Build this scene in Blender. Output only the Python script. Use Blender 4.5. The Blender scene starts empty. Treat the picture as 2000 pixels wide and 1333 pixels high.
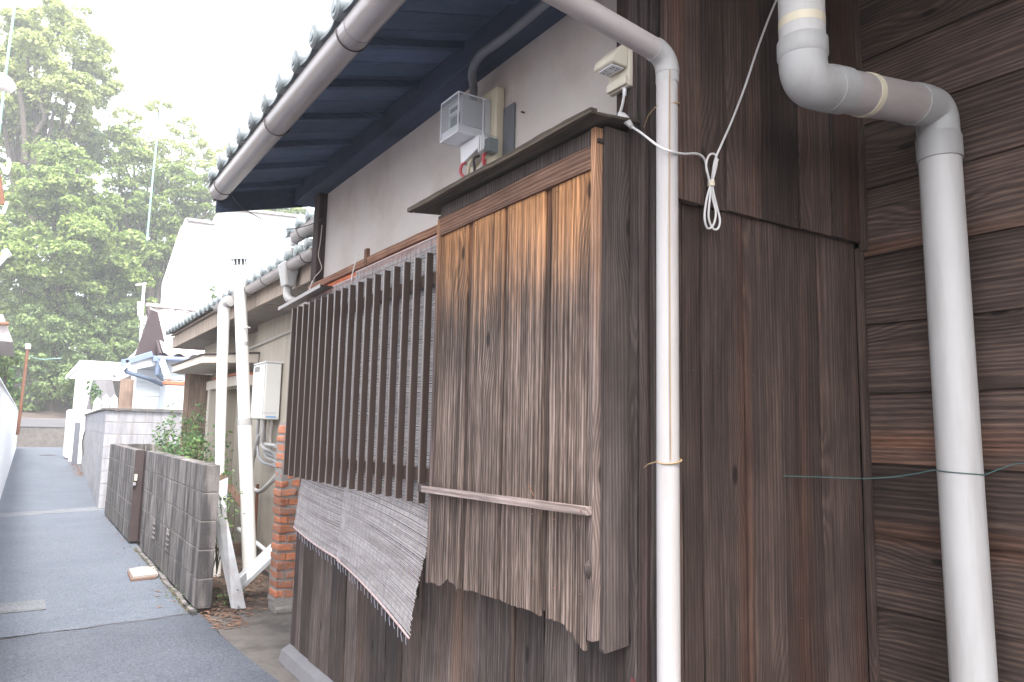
import bpy, bmesh, math, random
import numpy as np
from mathutils import Vector, Matrix
random.seed(7); RNG = np.random.default_rng(7)
S = bpy.context.scene; COL = S.collection
R_ = math.radians

# ------------------------------------------------------------ camera, sky, sun, exposure
F, CX, CY, EYE = 1450.0, 1000.0, 666.5, 1.5
RB = np.array([[0.8371079, -0.08301981, 0.54070147],
               [-0.54664058, -0.08928846, 0.83259332],
               [0.02084334, 0.99253981, 0.12012607]])
def at(px, py, x=None, y=None, z=None):
    """survey helper: the point of a real plane seen at a pixel of the 2000 px wide photograph"""
    r = RB @ np.array([px-CX, -(py-CY), F])
    t = x/r[0] if x is not None else (y/r[1] if y is not None else (z-EYE)/r[2])
    return Vector((r[0]*t, r[1]*t, EYE+r[2]*t))
cam_d = bpy.data.cameras.new('camera'); cam = bpy.data.objects.new('camera', cam_d); COL.objects.link(cam)
mw = Matrix.Identity(4)
for i in range(3):
    mw[i][0] = RB[i, 0]; mw[i][1] = RB[i, 1]; mw[i][2] = -RB[i, 2]
mw[2][3] = EYE
cam.matrix_world = mw
cam_d.sensor_width = 36; cam_d.lens = F*36/2000; cam_d.clip_start = .05; cam_d.clip_end = 600
S.camera = cam
SUN_EL, SUN_AZ = 60, 196          # azimuth clockwise from +Y
w = bpy.data.worlds.new('World'); S.world = w; w.use_nodes = True
wn = w.node_tree.nodes; wl = w.node_tree.links
sky = wn.new('ShaderNodeTexSky'); sky.sky_type = 'NISHITA'; sky.sun_disc = False
sky.sun_elevation = R_(SUN_EL); sky.sun_rotation = R_(SUN_AZ); sky.air_density = 1.0; sky.dust_density = 3.0
hs = wn.new('ShaderNodeHueSaturation'); hs.inputs['Saturation'].default_value = .22; hs.inputs['Value'].default_value = 1.45
wl.new(sky.outputs[0], hs.inputs['Color']); wl.new(hs.outputs[0], wn['Background'].inputs[0])
wn['Background'].inputs[1].default_value = 0.13
sd = bpy.data.lights.new('sun', 'SUN'); sd.energy = 1.7; sd.angle = R_(11); sd.color = (1, .95, .87)
so = bpy.data.objects.new('sun', sd); COL.objects.link(so)
dv = Vector((math.sin(R_(SUN_AZ))*math.cos(R_(SUN_EL)), math.cos(R_(SUN_AZ))*math.cos(R_(SUN_EL)), math.sin(R_(SUN_EL))))
so.rotation_euler = dv.to_track_quat('Z', 'Y').to_euler(); so.location = (0, 0, 30)
S.view_settings.view_transform = 'Standard'; S.view_settings.look = 'None'
S.view_settings.gamma = 1; S.view_settings.use_curve_mapping = False
S.view_settings.exposure = 2.25
HAZE = .0030

# ------------------------------------------------------------ materials
def newmat(name):
    m = bpy.data.materials.new(name); m.use_nodes = True
    return m, m.node_tree.nodes, m.node_tree.links, m.node_tree.nodes['Principled BSDF']
def N(nt, typ, **kw):
    n = nt.new(typ)
    for k, v in kw.items():
        if k.startswith('i_'):
            key = k[2:]; key = int(key) if key.isdigit() else key.replace('_', ' ')
            n.inputs[key].default_value = v
        else: setattr(n, k, v)
    return n
def ramp(nt, stops):
    r = nt.new('ShaderNodeValToRGB'); e = r.color_ramp.elements
    while len(e) > 1: e.remove(e[-1])
    e[0].position = stops[0][0]; e[0].color = (*stops[0][1], 1)
    for p, c in stops[1:]:
        k = e.new(p); k.color = (*c, 1)
    return r
def g3(v): return (v, v, v)
def mixc(nt, L, fac, a, b, blend='MIX'):
    m = nt.new('ShaderNodeMix'); m.data_type = 'RGBA'; m.blend_type = blend
    for sock, val in ((m.inputs[0], fac), (m.inputs[6], a), (m.inputs[7], b)):
        if hasattr(val, 'is_output'): L.new(val, sock)
        elif isinstance(val, (int, float)): sock.default_value = val
        else: sock.default_value = (*val, 1)
    return m.outputs[2]
def mathn(nt, L, op, a, b=0.0, c=0.0, clamp=False):
    m = nt.new('ShaderNodeMath'); m.operation = op; m.use_clamp = clamp
    for i, v in enumerate((a, b, c)):
        if hasattr(v, 'is_output'): L.new(v, m.inputs[i])
        else: m.inputs[i].default_value = v
    return m.outputs[0]

def wood(name, dark, mid, light, axis='Z', warm=None, warm_z=None, ringscale=9, contrast=1.0, bump=.45, rough=.85, knots=True, spread=.35, ringw=.14):
    """weathered softwood: raised grain along one axis, cathedral rings, a few knots"""
    m, nt, L, b = newmat(name)
    tc = N(nt, 'ShaderNodeTexCoord'); oi = N(nt, 'ShaderNodeObjectInfo')
    rnd = oi.outputs['Random']
    off = N(nt, 'ShaderNodeCombineXYZ')
    r2 = mathn(nt, L, 'FRACT', mathn(nt, L, 'MULTIPLY', rnd, 17.31))
    r3 = mathn(nt, L, 'FRACT', mathn(nt, L, 'MULTIPLY', rnd, 41.77))
    add = N(nt, 'ShaderNodeVectorMath', operation='ADD')
    for i, r in enumerate((rnd, r2, r3)):
        L.new(mathn(nt, L, 'MULTIPLY', r, 37.0), off.inputs[i])
    sc = [1, 1, 1]; sc['XYZ'.index(axis)] = .035
    mp = N(nt, 'ShaderNodeMapping'); mp.inputs['Scale'].default_value = sc
    L.new(tc.outputs['Object'], add.inputs[0]); L.new(off.outputs[0], add.inputs[1]); L.new(add.outputs[0], mp.inputs[0])
    fine = N(nt, 'ShaderNodeTexNoise', i_Scale=260.0, i_Detail=2.0, i_Roughness=.6); L.new(mp.outputs[0], fine.inputs['Vector'])
    med = N(nt, 'ShaderNodeTexNoise', i_Scale=48.0, i_Detail=5.0, i_Roughness=.62); L.new(mp.outputs[0], med.inputs['Vector'])
    # growth lines: bands across the board that wander along it and swerve round the knots
    sxy = N(nt, 'ShaderNodeSeparateXYZ'); L.new(add.outputs[0], sxy.inputs[0])
    oth = [c for c in 'XYZ' if c != axis]
    across = mathn(nt, L, 'ADD', sxy.outputs[oth[0]], sxy.outputs[oth[1]]); along = sxy.outputs[axis]
    kv = N(nt, 'ShaderNodeCombineXYZ'); L.new(across, kv.inputs[0]); L.new(mathn(nt, L, 'MULTIPLY', along, .42), kv.inputs[1])
    vo = N(nt, 'ShaderNodeTexVoronoi', voronoi_dimensions='2D', i_Scale=2.6); L.new(kv.outputs[0], vo.inputs['Vector'])
    sw = N(nt, 'ShaderNodeMapRange', interpolation_type='SMOOTHSTEP'); L.new(vo.outputs['Distance'], sw.inputs[0])
    sw.inputs[1].default_value = 0; sw.inputs[2].default_value = .26; sw.inputs[3].default_value = .045; sw.inputs[4].default_value = 0
    wob = N(nt, 'ShaderNodeTexNoise', i_Scale=5.0, i_Detail=1.5); L.new(mp.outputs[0], wob.inputs['Vector'])
    ac = mathn(nt, L, 'ADD', across, mathn(nt, L, 'MULTIPLY', wob.outputs['Fac'], .16))
    ac = mathn(nt, L, 'ADD', ac, sw.outputs[0] if knots else 0.0)
    bv = N(nt, 'ShaderNodeCombineXYZ'); L.new(ac, bv.inputs[0]); L.new(mathn(nt, L, 'MULTIPLY', along, .03), bv.inputs[1])
    wave = N(nt, 'ShaderNodeTexWave', wave_type='BANDS', bands_direction='X', wave_profile='SIN', i_Scale=float(ringscale)*2.4, i_Distortion=1.0, i_Detail=1.0, i_Detail_Scale=2.0)
    L.new(bv.outputs[0], wave.inputs['Vector'])
    # value
    v = mathn(nt, L, 'ADD', mathn(nt, L, 'MULTIPLY', wave.outputs['Fac'], ringw*1.5), mathn(nt, L, 'MULTIPLY', fine.outputs['Fac'], .50))
    v = mathn(nt, L, 'ADD', v, mathn(nt, L, 'MULTIPLY', med.outputs['Fac'], .62))
    v = mathn(nt, L, 'MULTIPLY_ADD', mathn(nt, L, 'SUBTRACT', v, .56+ringw*.75), 1.7*contrast, .5)
    rp = ramp(nt, [(0.0, dark), (.5, mid), (1.0, light)]); L.new(v, rp.inputs[0])
    col = rp.outputs[0]
    if warm:
        # unweathered colour kept where the hood sheltered the boards
        sx = N(nt, 'ShaderNodeSeparateXYZ'); L.new(tc.outputs['Object'], sx.inputs[0])
        if warm_z:
            zz = mathn(nt, L, 'ADD', sx.outputs['Z'], mathn(nt, L, 'MULTIPLY', mathn(nt, L, 'SUBTRACT', med.outputs['Fac'], .5), .75))
            mr = N(nt, 'ShaderNodeMapRange', interpolation_type='SMOOTHSTEP'); L.new(zz, mr.inputs[0]); mr.inputs[1].default_value = warm_z[0]; mr.inputs[2].default_value = warm_z[1]
            wf = mathn(nt, L, 'MULTIPLY', mr.outputs[0], .92)
        else:
            wn_ = N(nt, 'ShaderNodeTexNoise', i_Scale=5.0, i_Detail=3.0); L.new(mp.outputs[0], wn_.inputs['Vector'])
            mr = N(nt, 'ShaderNodeMapRange', interpolation_type='SMOOTHSTEP'); L.new(wn_.outputs['Fac'], mr.inputs[0]); mr.inputs[1].default_value = .5; mr.inputs[2].default_value = .72
            wf = mathn(nt, L, 'MULTIPLY', mr.outputs[0], .7)
        wr = ramp(nt, [(0.0, tuple(c*.28 for c in warm)), (.5, tuple(c*.8 for c in warm)), (1.0, tuple(min(1, c*1.6) for c in warm))]); L.new(v, wr.inputs[0])
        col = mixc(nt, L, wf, col, wr.outputs[0])
    # knots
    height = mathn(nt, L, 'ADD', mathn(nt, L, 'MULTIPLY', wave.outputs['Fac'], .2), mathn(nt, L, 'MULTIPLY', fine.outputs['Fac'], .9))
    if knots:
        kr = N(nt, 'ShaderNodeMapRange', interpolation_type='SMOOTHSTEP'); L.new(vo.outputs['Distance'], kr.inputs[0])
        kr.inputs[1].default_value = .018; kr.inputs[2].default_value = .045; kr.inputs[3].default_value = 1; kr.inputs[4].default_value = 0
        col = mixc(nt, L, mathn(nt, L, 'MULTIPLY', kr.outputs[0], .8), col, tuple(c*.35 for c in dark))
        height = mathn(nt, L, 'SUBTRACT', height, mathn(nt, L, 'MULTIPLY', kr.outputs[0], .8))
    # board to board variation and broad grime
    gr = N(nt, 'ShaderNodeTexNoise', i_Scale=2.6, i_Detail=4.0); L.new(add.outputs[0], gr.inputs['Vector'])
    br = mathn(nt, L, 'ADD', mathn(nt, L, 'MULTIPLY', r2, spread*2), 1-spread)
    br = mathn(nt, L, 'MULTIPLY', br, mathn(nt, L, 'MULTIPLY_ADD', gr.outputs['Fac'], 1.6, .2))
    cb = N(nt, 'ShaderNodeCombineXYZ'); [L.new(br, cb.inputs[i]) for i in range(3)]
    col = mixc(nt, L, 1.0, col, cb.outputs[0], 'MULTIPLY')
    L.new(col, b.inputs['Base Color'])
    b.inputs['Roughness'].default_value = rough; b.inputs['Specular IOR Level'].default_value = .25
    bp = N(nt, 'ShaderNodeBump', i_Strength=bump, i_Distance=.0025); L.new(height, bp.inputs['Height']); L.new(bp.outputs[0], b.inputs['Normal'])
    return m

def plain(name, col, rough=.6, var=.15, scale=6.0, bump=0.0, bscale=60.0, dirt=None, dirt_amt=.5, dirt_axis='Z', metallic=0.0, spec=.4, rnd=0.0, dscale=1.0, world=False, dlo=.42, dhi=.72):
    m, nt, L, b = newmat(name)
    tc = N(nt, 'ShaderNodeTexCoord'); oi = N(nt, 'ShaderNodeObjectInfo')
    add = N(nt, 'ShaderNodeVectorMath', operation='ADD'); L.new(tc.outputs['Object'], add.inputs[0])
    cb0 = N(nt, 'ShaderNodeCombineXYZ'); [L.new(mathn(nt, L, 'MULTIPLY', oi.outputs['Random'], 31.0+7*i), cb0.inputs[i]) for i in range(3)]
    L.new(cb0.outputs[0], add.inputs[1])
    if world:
        g_ = N(nt, 'ShaderNodeNewGeometry'); L.new(g_.outputs['Position'], add.inputs[0]); L.remove(add.inputs[1].links[0])
    n1 = N(nt, 'ShaderNodeTexNoise', i_Scale=scale, i_Detail=6.0, i_Roughness=.6); L.new(add.outputs[0], n1.inputs['Vector'])
    f = mathn(nt, L, 'MULTIPLY_ADD', n1.outputs['Fac'], var*2.4, 1-var*1.2)
    if rnd: f = mathn(nt, L, 'MULTIPLY', f, mathn(nt, L, 'MULTIPLY_ADD', oi.outputs['Random'], rnd*2, 1-rnd))
    cb = N(nt, 'ShaderNodeCombineXYZ'); [L.new(f, cb.inputs[i]) for i in range(3)]
    c = mixc(nt, L, 1.0, col, cb.outputs[0], 'MULTIPLY')
    if dirt:
        sc = [1, 1, 1]
        if dirt_axis: sc['XYZ'.index(dirt_axis)] = .12
        mp = N(nt, 'ShaderNodeMapping'); mp.inputs['Scale'].default_value = sc; L.new(add.outputs[0], mp.inputs[0])
        n2 = N(nt, 'ShaderNodeTexNoise', i_Scale=9.0*dscale, i_Detail=5.0, i_Roughness=.65); L.new(mp.outputs[0], n2.inputs['Vector'])
        mr = N(nt, 'ShaderNodeMapRange', interpolation_type='SMOOTHSTEP'); L.new(n2.outputs['Fac'], mr.inputs[0]); mr.inputs[1].default_value = dlo; mr.inputs[2].default_value = dhi
        c = mixc(nt, L, mathn(nt, L, 'MULTIPLY', mr.outputs[0], dirt_amt), c, dirt)
    L.new(c, b.inputs['Base Color'])
    b.inputs['Roughness'].default_value = rough; b.inputs['Metallic'].default_value = metallic; b.inputs['Specular IOR Level'].default_value = spec
    if bump:
        n3 = N(nt, 'ShaderNodeTexNoise', i_Scale=bscale, i_Detail=5.0, i_Roughness=.7); L.new(tc.outputs['Object'], n3.inputs['Vector'])
        bp = N(nt, 'ShaderNodeBump', i_Strength=bump, i_Distance=.01); L.new(n3.outputs['Fac'], bp.inputs['Height']); L.new(bp.outputs[0], b.inputs['Normal'])
    return m

def leafmat(name, dark, light, yellow, rough=.55):
    m, nt, L, b = newmat(name)
    tc = N(nt, 'ShaderNodeTexCoord'); geo = N(nt, 'ShaderNodeNewGeometry')
    n1 = N(nt, 'ShaderNodeTexNoise', i_Scale=.55, i_Detail=3.0); L.new(tc.outputs['Object'], n1.inputs['Vector'])
    v = mathn(nt, L, 'ADD', mathn(nt, L, 'MULTIPLY', geo.outputs['Random Per Island'], .55), mathn(nt, L, 'MULTIPLY', n1.outputs['Fac'], .6))
    rp = ramp(nt, [(.2, dark), (.62, light), (1.0, yellow)]); L.new(v, rp.inputs[0])
    L.new(rp.outputs[0], b.inputs['Base Color']); b.inputs['Roughness'].default_value = rough
    tr = N(nt, 'ShaderNodeBsdfTranslucent'); L.new(rp.outputs[0], tr.inputs[0])
    mx = N(nt, 'ShaderNodeMixShader'); mx.inputs[0].default_value = .4
    L.new(b.outputs[0], mx.inputs[1]); L.new(tr.outputs[0], mx.inputs[2]); L.new(mx.outputs[0], nt['Material Output'].inputs[0])
    return m

def asphaltmat(name, base, patch):
    m, nt, L, b = newmat(name)
    tc = N(nt, 'ShaderNodeTexCoord')
    n1 = N(nt, 'ShaderNodeTexNoise', i_Scale=1.3, i_Detail=6.0, i_Roughness=.6); L.new(tc.outputs['Object'], n1.inputs['Vector'])
    n2 = N(nt, 'ShaderNodeTexVoronoi', i_Scale=110.0); L.new(tc.outputs['Object'], n2.inputs['Vector'])
    n3 = N(nt, 'ShaderNodeTexNoise', i_Scale=240.0, i_Detail=2.0); L.new(tc.outputs['Object'], n3.inputs['Vector'])
    c = mixc(nt, L, mathn(nt, L, 'MULTIPLY_ADD', n1.outputs['Fac'], 1.5, -.3, clamp=True), base, patch)
    f = mathn(nt, L, 'MULTIPLY_ADD', n2.outputs['Color'], .9, .55)
    f = mathn(nt, L, 'MULTIPLY', f, mathn(nt, L, 'MULTIPLY_ADD', n3.outputs['Fac'], .9, .55))
    cb = N(nt, 'ShaderNodeCombineXYZ'); [L.new(f, cb.inputs[i]) for i in range(3)]
    c = mixc(nt, L, 1.0, c, cb.outputs[0], 'MULTIPLY')
    L.new(c, b.inputs['Base Color']); b.inputs['Roughness'].default_value = .8; b.inputs['Specular IOR Level'].default_value = .45
    bp = N(nt, 'ShaderNodeBump', i_Strength=.7, i_Distance=.004); L.new(n2.outputs['Distance'], bp.inputs['Height']); L.new(bp.outputs[0], b.inputs['Normal'])
    return m

DK = (.012, .010, .010)
MAT = {}
MAT['plank_dark'] = wood('plank_dark', (.014, .010, .008), (.054, .036, .030), (.12, .080, .066), 'Z', warm=(.11, .046, .030), spread=.42, ringw=.10)
MAT['plank_end'] = wood('plank_end', (.012, .009, .009), (.040, .030, .028), (.10, .078, .072), 'Z', warm=(.075, .036, .028), spread=.35, ringw=.09)
MAT['siding'] = wood('siding', (.016, .011, .009), (.070, .047, .039), (.19, .125, .098), 'Y', warm=(.20, .085, .048), spread=.4, ringscale=7, ringw=.12)
MAT['plank_low'] = wood('plank_low', (.014, .010, .009), (.052, .039, .035), (.165, .132, .12), 'Z', warm=(.11, .065, .045), spread=.45, ringw=.08)
MAT['box_plank'] = wood('box_plank', (.013, .009, .007), (.084, .058, .047), (.27, .205, .175), 'Z', warm=(.40, .19, .08), warm_z=(.22, .80), spread=.2, ringscale=8, contrast=1.5, bump=1.0, ringw=.085)
MAT['box_rail'] = wood('box_rail', (.03, .015, .010), (.13, .070, .050), (.26, .16, .11), 'Y', warm=(.25, .11, .055), spread=.15, ringscale=8)
MAT['box_side'] = wood('box_side', (.018, .013, .012), (.052, .040, .037), (.10, .08, .074), 'Z', spread=.1)
MAT['box_trim'] = wood('box_trim', (.035, .024, .022), (.12, .088, .078), (.26, .20, .18), 'Z', warm=(.3, .16, .09), warm_z=(.0, .7), spread=.1)
MAT['joint_wood'] = wood('joint_wood', (.015, .010, .008), (.05, .034, .028), (.10, .07, .055), 'Z', warm=(.16, .07, .035), warm_z=(.3, .7), spread=.1, knots=False)
MAT['batten'] = wood('batten', (.07, .05, .045), (.20, .155, .14), (.33, .27, .25), 'Y', spread=.1, knots=False)
MAT['hood'] = wood('hood', (.016, .012, .010), (.06, .046, .036), (.14, .11, .085), 'Y', spread=.15)
MAT['post'] = wood('post', (.014, .010, .011), (.042, .028, .028), (.085, .06, .055), 'Z', spread=.1)
MAT['soffit'] = wood('soffit', (.028, .042, .070), (.052, .078, .138), (.08, .108, .17), 'X', spread=.2, knots=False)  # blue cast of lens glare put into the soffit wood colour
MAT['rafter'] = wood('rafter', (.02, .03, .05), (.045, .06, .10), (.09, .10, .13), 'X', spread=.2, knots=False)  # same glare blue mixed into the rafter colour
MAT['beam'] = wood('beam', (.022, .030, .052), (.042, .056, .10), (.07, .085, .13), 'Y', spread=.1, knots=False)  # eave timber colour carries the blue glare too
MAT['orange_wood'] = wood('orange_wood', (.16, .035, .018), (.40, .10, .045), (.6, .2, .1), 'Y', spread=.15, knots=False)
MAT['brown_rail'] = wood('brown_rail', (.05, .022, .015), (.17, .08, .05), (.32, .19, .13), 'Y', spread=.1, knots=False)
MAT['plaster'] = plain('plaster', (.50, .46, .445), .9, .10, 1.6, bump=.25, bscale=90, dirt=(.36, .30, .26), dirt_amt=.55, dirt_axis=None, dscale=.25)
MAT['pvc'] = plain('pvc', (.44, .425, .42), .42, .08, 4, dirt=(.27, .235, .22), dirt_amt=.42, dscale=1.2)
MAT['pvc_dirty'] = plain('pvc_dirty', (.37, .34, .335), .5, .12, 5, dirt=(.24, .19, .18), dirt_amt=.45, dirt_axis='X')
MAT['pvc_slim'] = plain('pvc_slim', (.345, .325, .325), .42, .08, 4, dirt=(.24, .20, .18), dirt_amt=.4)
MAT['pvc_bright'] = plain('pvc_bright', (.72, .71, .70), .42, .05, 4, dirt=(.5, .45, .42), dirt_amt=.3)
MAT['fitting'] = plain('fitting', (.35, .345, .345), .45, .08, 6, dirt=(.22, .20, .19), dirt_amt=.35)
MAT['gutter'] = plain('gutter', (.33, .305, .31), .32, .12, 5, dirt=(.11, .085, .085), dirt_amt=.5, dirt_axis='Y', spec=.7, metallic=.35)
MAT['tile_blue'] = plain('tile_blue', (.15, .175, .185), .35, .25, 8, dirt=(.05, .06, .06), dirt_amt=.6, rnd=.15, spec=.6)
MAT['tile_grey'] = plain('tile_grey', (.36, .32, .32), .5, .15, 5, rnd=.12, dirt=(.2, .18, .18), dirt_amt=.4)
MAT['slat'] = plain('slat', (.052, .034, .028), .38, .06, 8, bump=.06, bscale=300, spec=.55)
MAT['slat_edge'] = plain('slat_edge', (.16, .13, .12), .35, .06, 8, spec=.6)
MAT['dark_metal'] = plain('dark_metal', (.05, .035, .035), .5, .2, 9, rnd=.05)
MAT['rust'] = plain('rust', (.16, .07, .04), .8, .3, 14, dirt=(.30, .13, .07), dirt_amt=.6)
MAT['reed'] = plain('reed', (.36, .33, .325), .7, .4, 30, dirt=(.15, .12, .115), dirt_amt=.6, dirt_axis='Y', dscale=2.2)
MAT['reed_rod'] = plain('reed_rod', (.42, .30, .29), .6, .2, 20)
MAT['string'] = plain('string', (.62, .60, .60), .8, .1, 20)
MAT['thread'] = plain('thread', (.25, .25, .30), .9, .2, 20)
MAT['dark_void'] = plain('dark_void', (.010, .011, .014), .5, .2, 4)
MAT['beige_plastic'] = plain('beige_plastic', (.58, .52, .40), .5, .06, 6, dirt=(.40, .33, .25), dirt_amt=.25)
MAT['outlet_plastic'] = plain('outlet_plastic', (.60, .55, .46), .45, .05, 8, dirt=(.40, .34, .27), dirt_amt=.3)
MAT['white_plastic'] = plain('white_plastic', (.68, .68, .72), .4, .05, 6)
MAT['meter_dark'] = plain('meter_dark', (.10, .12, .12), .4, .1, 8)
MAT['meter_grey'] = plain('meter_grey', (.42, .43, .46), .5, .05, 8)
MAT['conduit'] = plain('conduit', (.13, .135, .16), .5, .2, 9)
MAT['cable_grey'] = plain('cable_grey', (.40, .37, .34), .55, .1, 12)
MAT['cable_white'] = plain('cable_white', (.60, .58, .58), .45, .1, 20, dirt=(.4, .36, .33), dirt_amt=.4, dirt_axis=None)
MAT['cable_red'] = plain('cable_red', (.50, .08, .10), .4, .1, 20)
MAT['wire_brown'] = plain('wire_brown', (.28, .19, .10), .6, .2, 20)
MAT['wire_dark'] = plain('wire_dark', (.04, .04, .05), .6, .2, 20)
MAT['wire_green'] = plain('wire_green', (.05, .10, .10), .5, .2, 20)
MAT['teal_cover'] = plain('teal_cover', (.22, .40, .38), .5, .1, 3)
MAT['red_paint'] = plain('red_paint', (.10, .022, .022), .7, .2, 14)
MAT['block'] = plain('block', (.20, .182, .178), .92, .5, 5, bump=.6, bscale=70, dirt=(.020, .019, .022), dirt_amt=.8, rnd=.12, dscale=.8, world=True, dlo=.36, dhi=.58)
MAT['block_top'] = MAT['block']
MAT['mortar'] = plain('mortar', (.30, .27, .25), .95, .2, 14, bump=.5, bscale=80)
MAT['block_light'] = plain('block_light', (.30, .30, .325), .9, .15, 5, bump=.4, bscale=50, dirt=(.16, .15, .16), dirt_amt=.7, rnd=.1, world=True)
MAT['brick'] = plain('brick', (.42, .15, .075), .85, .3, 18, bump=1.0, bscale=60, dirt=(.24, .21, .20), dirt_amt=.85, dirt_axis=None, rnd=.25, dscale=1.8, world=True)
MAT['brick_mortar'] = plain('brick_mortar', (.27, .25, .24), .95, .25, 20, bump=1.0, bscale=50)
MAT['stucco'] = plain('stucco', (.42, .37, .31), .92, .12, 3, bump=.3, bscale=80, dirt=(.24, .21, .17), dirt_amt=.45)
MAT['cream'] = plain('cream', (.58, .52, .46), .8, .08, 3, dirt=(.40, .33, .27), dirt_amt=.3)
MAT['fascia'] = plain('fascia', (.36, .29, .24), .85, .15, 3, dirt=(.17, .13, .10), dirt_amt=.6, dscale=1.5)
MAT['soffit_beige'] = plain('soffit_beige', (.26, .23, .21), .9, .1, 3, dirt=(.17, .14, .12), dirt_amt=.5, dirt_axis='X')
MAT['brown_panel'] = wood('brown_panel', (.13, .09, .07), (.24, .17, .135), (.33, .25, .2), 'Z', spread=.06, knots=False)
MAT['boiler'] = plain('boiler', (.80, .79, .76), .4, .04, 4)
MAT['blue_sticker'] = plain('blue_sticker', (.22, .45, .75), .5, .05, 8)
MAT['white_wall'] = plain('white_wall', (.82, .82, .84), .8, .03, 1)
MAT['white_metal'] = plain('white_metal', (.80, .81, .83), .45, .04, 3)
MAT['grey_siding'] = plain('grey_siding', (.50, .54, .58), .8, .06, 3)
MAT['blue_gutter'] = plain('blue_gutter', (.15, .19, .27), .4, .1, 5)
MAT['dark_eave'] = plain('dark_eave', (.05, .035, .04), .8, .2, 5)
MAT['glass'] = None
MAT['concrete'] = plain('concrete', (.125, .112, .105), .92, .3, 4, bump=.5, bscale=60, dirt=(.055, .05, .047), dirt_amt=.75, dirt_axis=None, dscale=.5)
MAT['sill_concrete'] = plain('sill_concrete', (.15, .145, .155), .92, .15, 8, bump=.5, bscale=60)
MAT['soil'] = plain('soil', (.085, .065, .055), .97, .45, 9, bump=1.0, bscale=40)
MAT['leaf_litter'] = plain('leaf_litter', (.17, .10, .07), .85, .5, 12, rnd=.0)
MAT['asphalt'] = asphaltmat('asphalt', (.074, .086, .112), (.115, .130, .158))
MAT['asphalt_near'] = asphaltmat('asphalt_near', (.050, .058, .078), (.086, .095, .118))
MAT['asphalt_worn'] = asphaltmat('asphalt_worn', (.11, .118, .135), (.17, .175, .19))
MAT['galv'] = plain('galv', (.36, .37, .40), .5, .25, 8, metallic=.3, dirt=(.22, .17, .15), dirt_amt=.5)
MAT['rust_board'] = plain('rust_board', (.15, .09, .07), .8, .3, 8)
MAT['bark'] = plain('bark', (.075, .06, .052), .95, .3, 6, bump=.8, bscale=12)
MAT['bark_red'] = plain('bark_red', (.24, .12, .07), .95, .3, 6)
MAT['stem'] = plain('stem', (.14, .12, .07), .9, .2, 9)
MAT['leaf_big'] = leafmat('leaf_big', (.065, .11, .035), (.22, .31, .075), (.42, .50, .15))
MAT['leaf_dark'] = leafmat('leaf_dark', (.06, .10, .04), (.17, .25, .085), (.30, .38, .13))
MAT['leaf_yellow'] = leafmat('leaf_yellow', (.15, .20, .065), (.36, .42, .13), (.56, .60, .22))
MAT['leaf_bush'] = leafmat('leaf_bush', (.04, .085, .035), (.085, .17, .065), (.22, .32, .08))
MAT['red_roof'] = plain('red_roof', (.40, .13, .07), .7, .2, 6)
MAT['glass_pane'] = plain('glass_pane', (.05, .06, .07), .08, .05, 2, spec=.8)
def clear_mat():
    m, nt, L, b = newmat('clear_cover')
    b.inputs['Base Color'].default_value = (.55, .60, .66, 1); b.inputs['Roughness'].default_value = .12
    b.inputs['Alpha'].default_value = .16; b.inputs['Specular IOR Level'].default_value = .8
    return m
MAT['clear'] = clear_mat()
def poly_mat():
    m, nt, L, b = newmat('polycarbonate')
    b.inputs['Base Color'].default_value = (.85, .87, .9, 1); b.inputs['Roughness'].default_value = .3
    tr = N(nt, 'ShaderNodeBsdfTranslucent'); tr.inputs[0].default_value = (.85, .87, .9, 1)
    mx = N(nt, 'ShaderNodeMixShader'); mx.inputs[0].default_value = .6
    L.new(b.outputs[0], mx.inputs[1]); L.new(tr.outputs[0], mx.inputs[2]); L.new(mx.outputs[0], nt['Material Output'].inputs[0])
    return m
MAT['poly'] = poly_mat()

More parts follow.
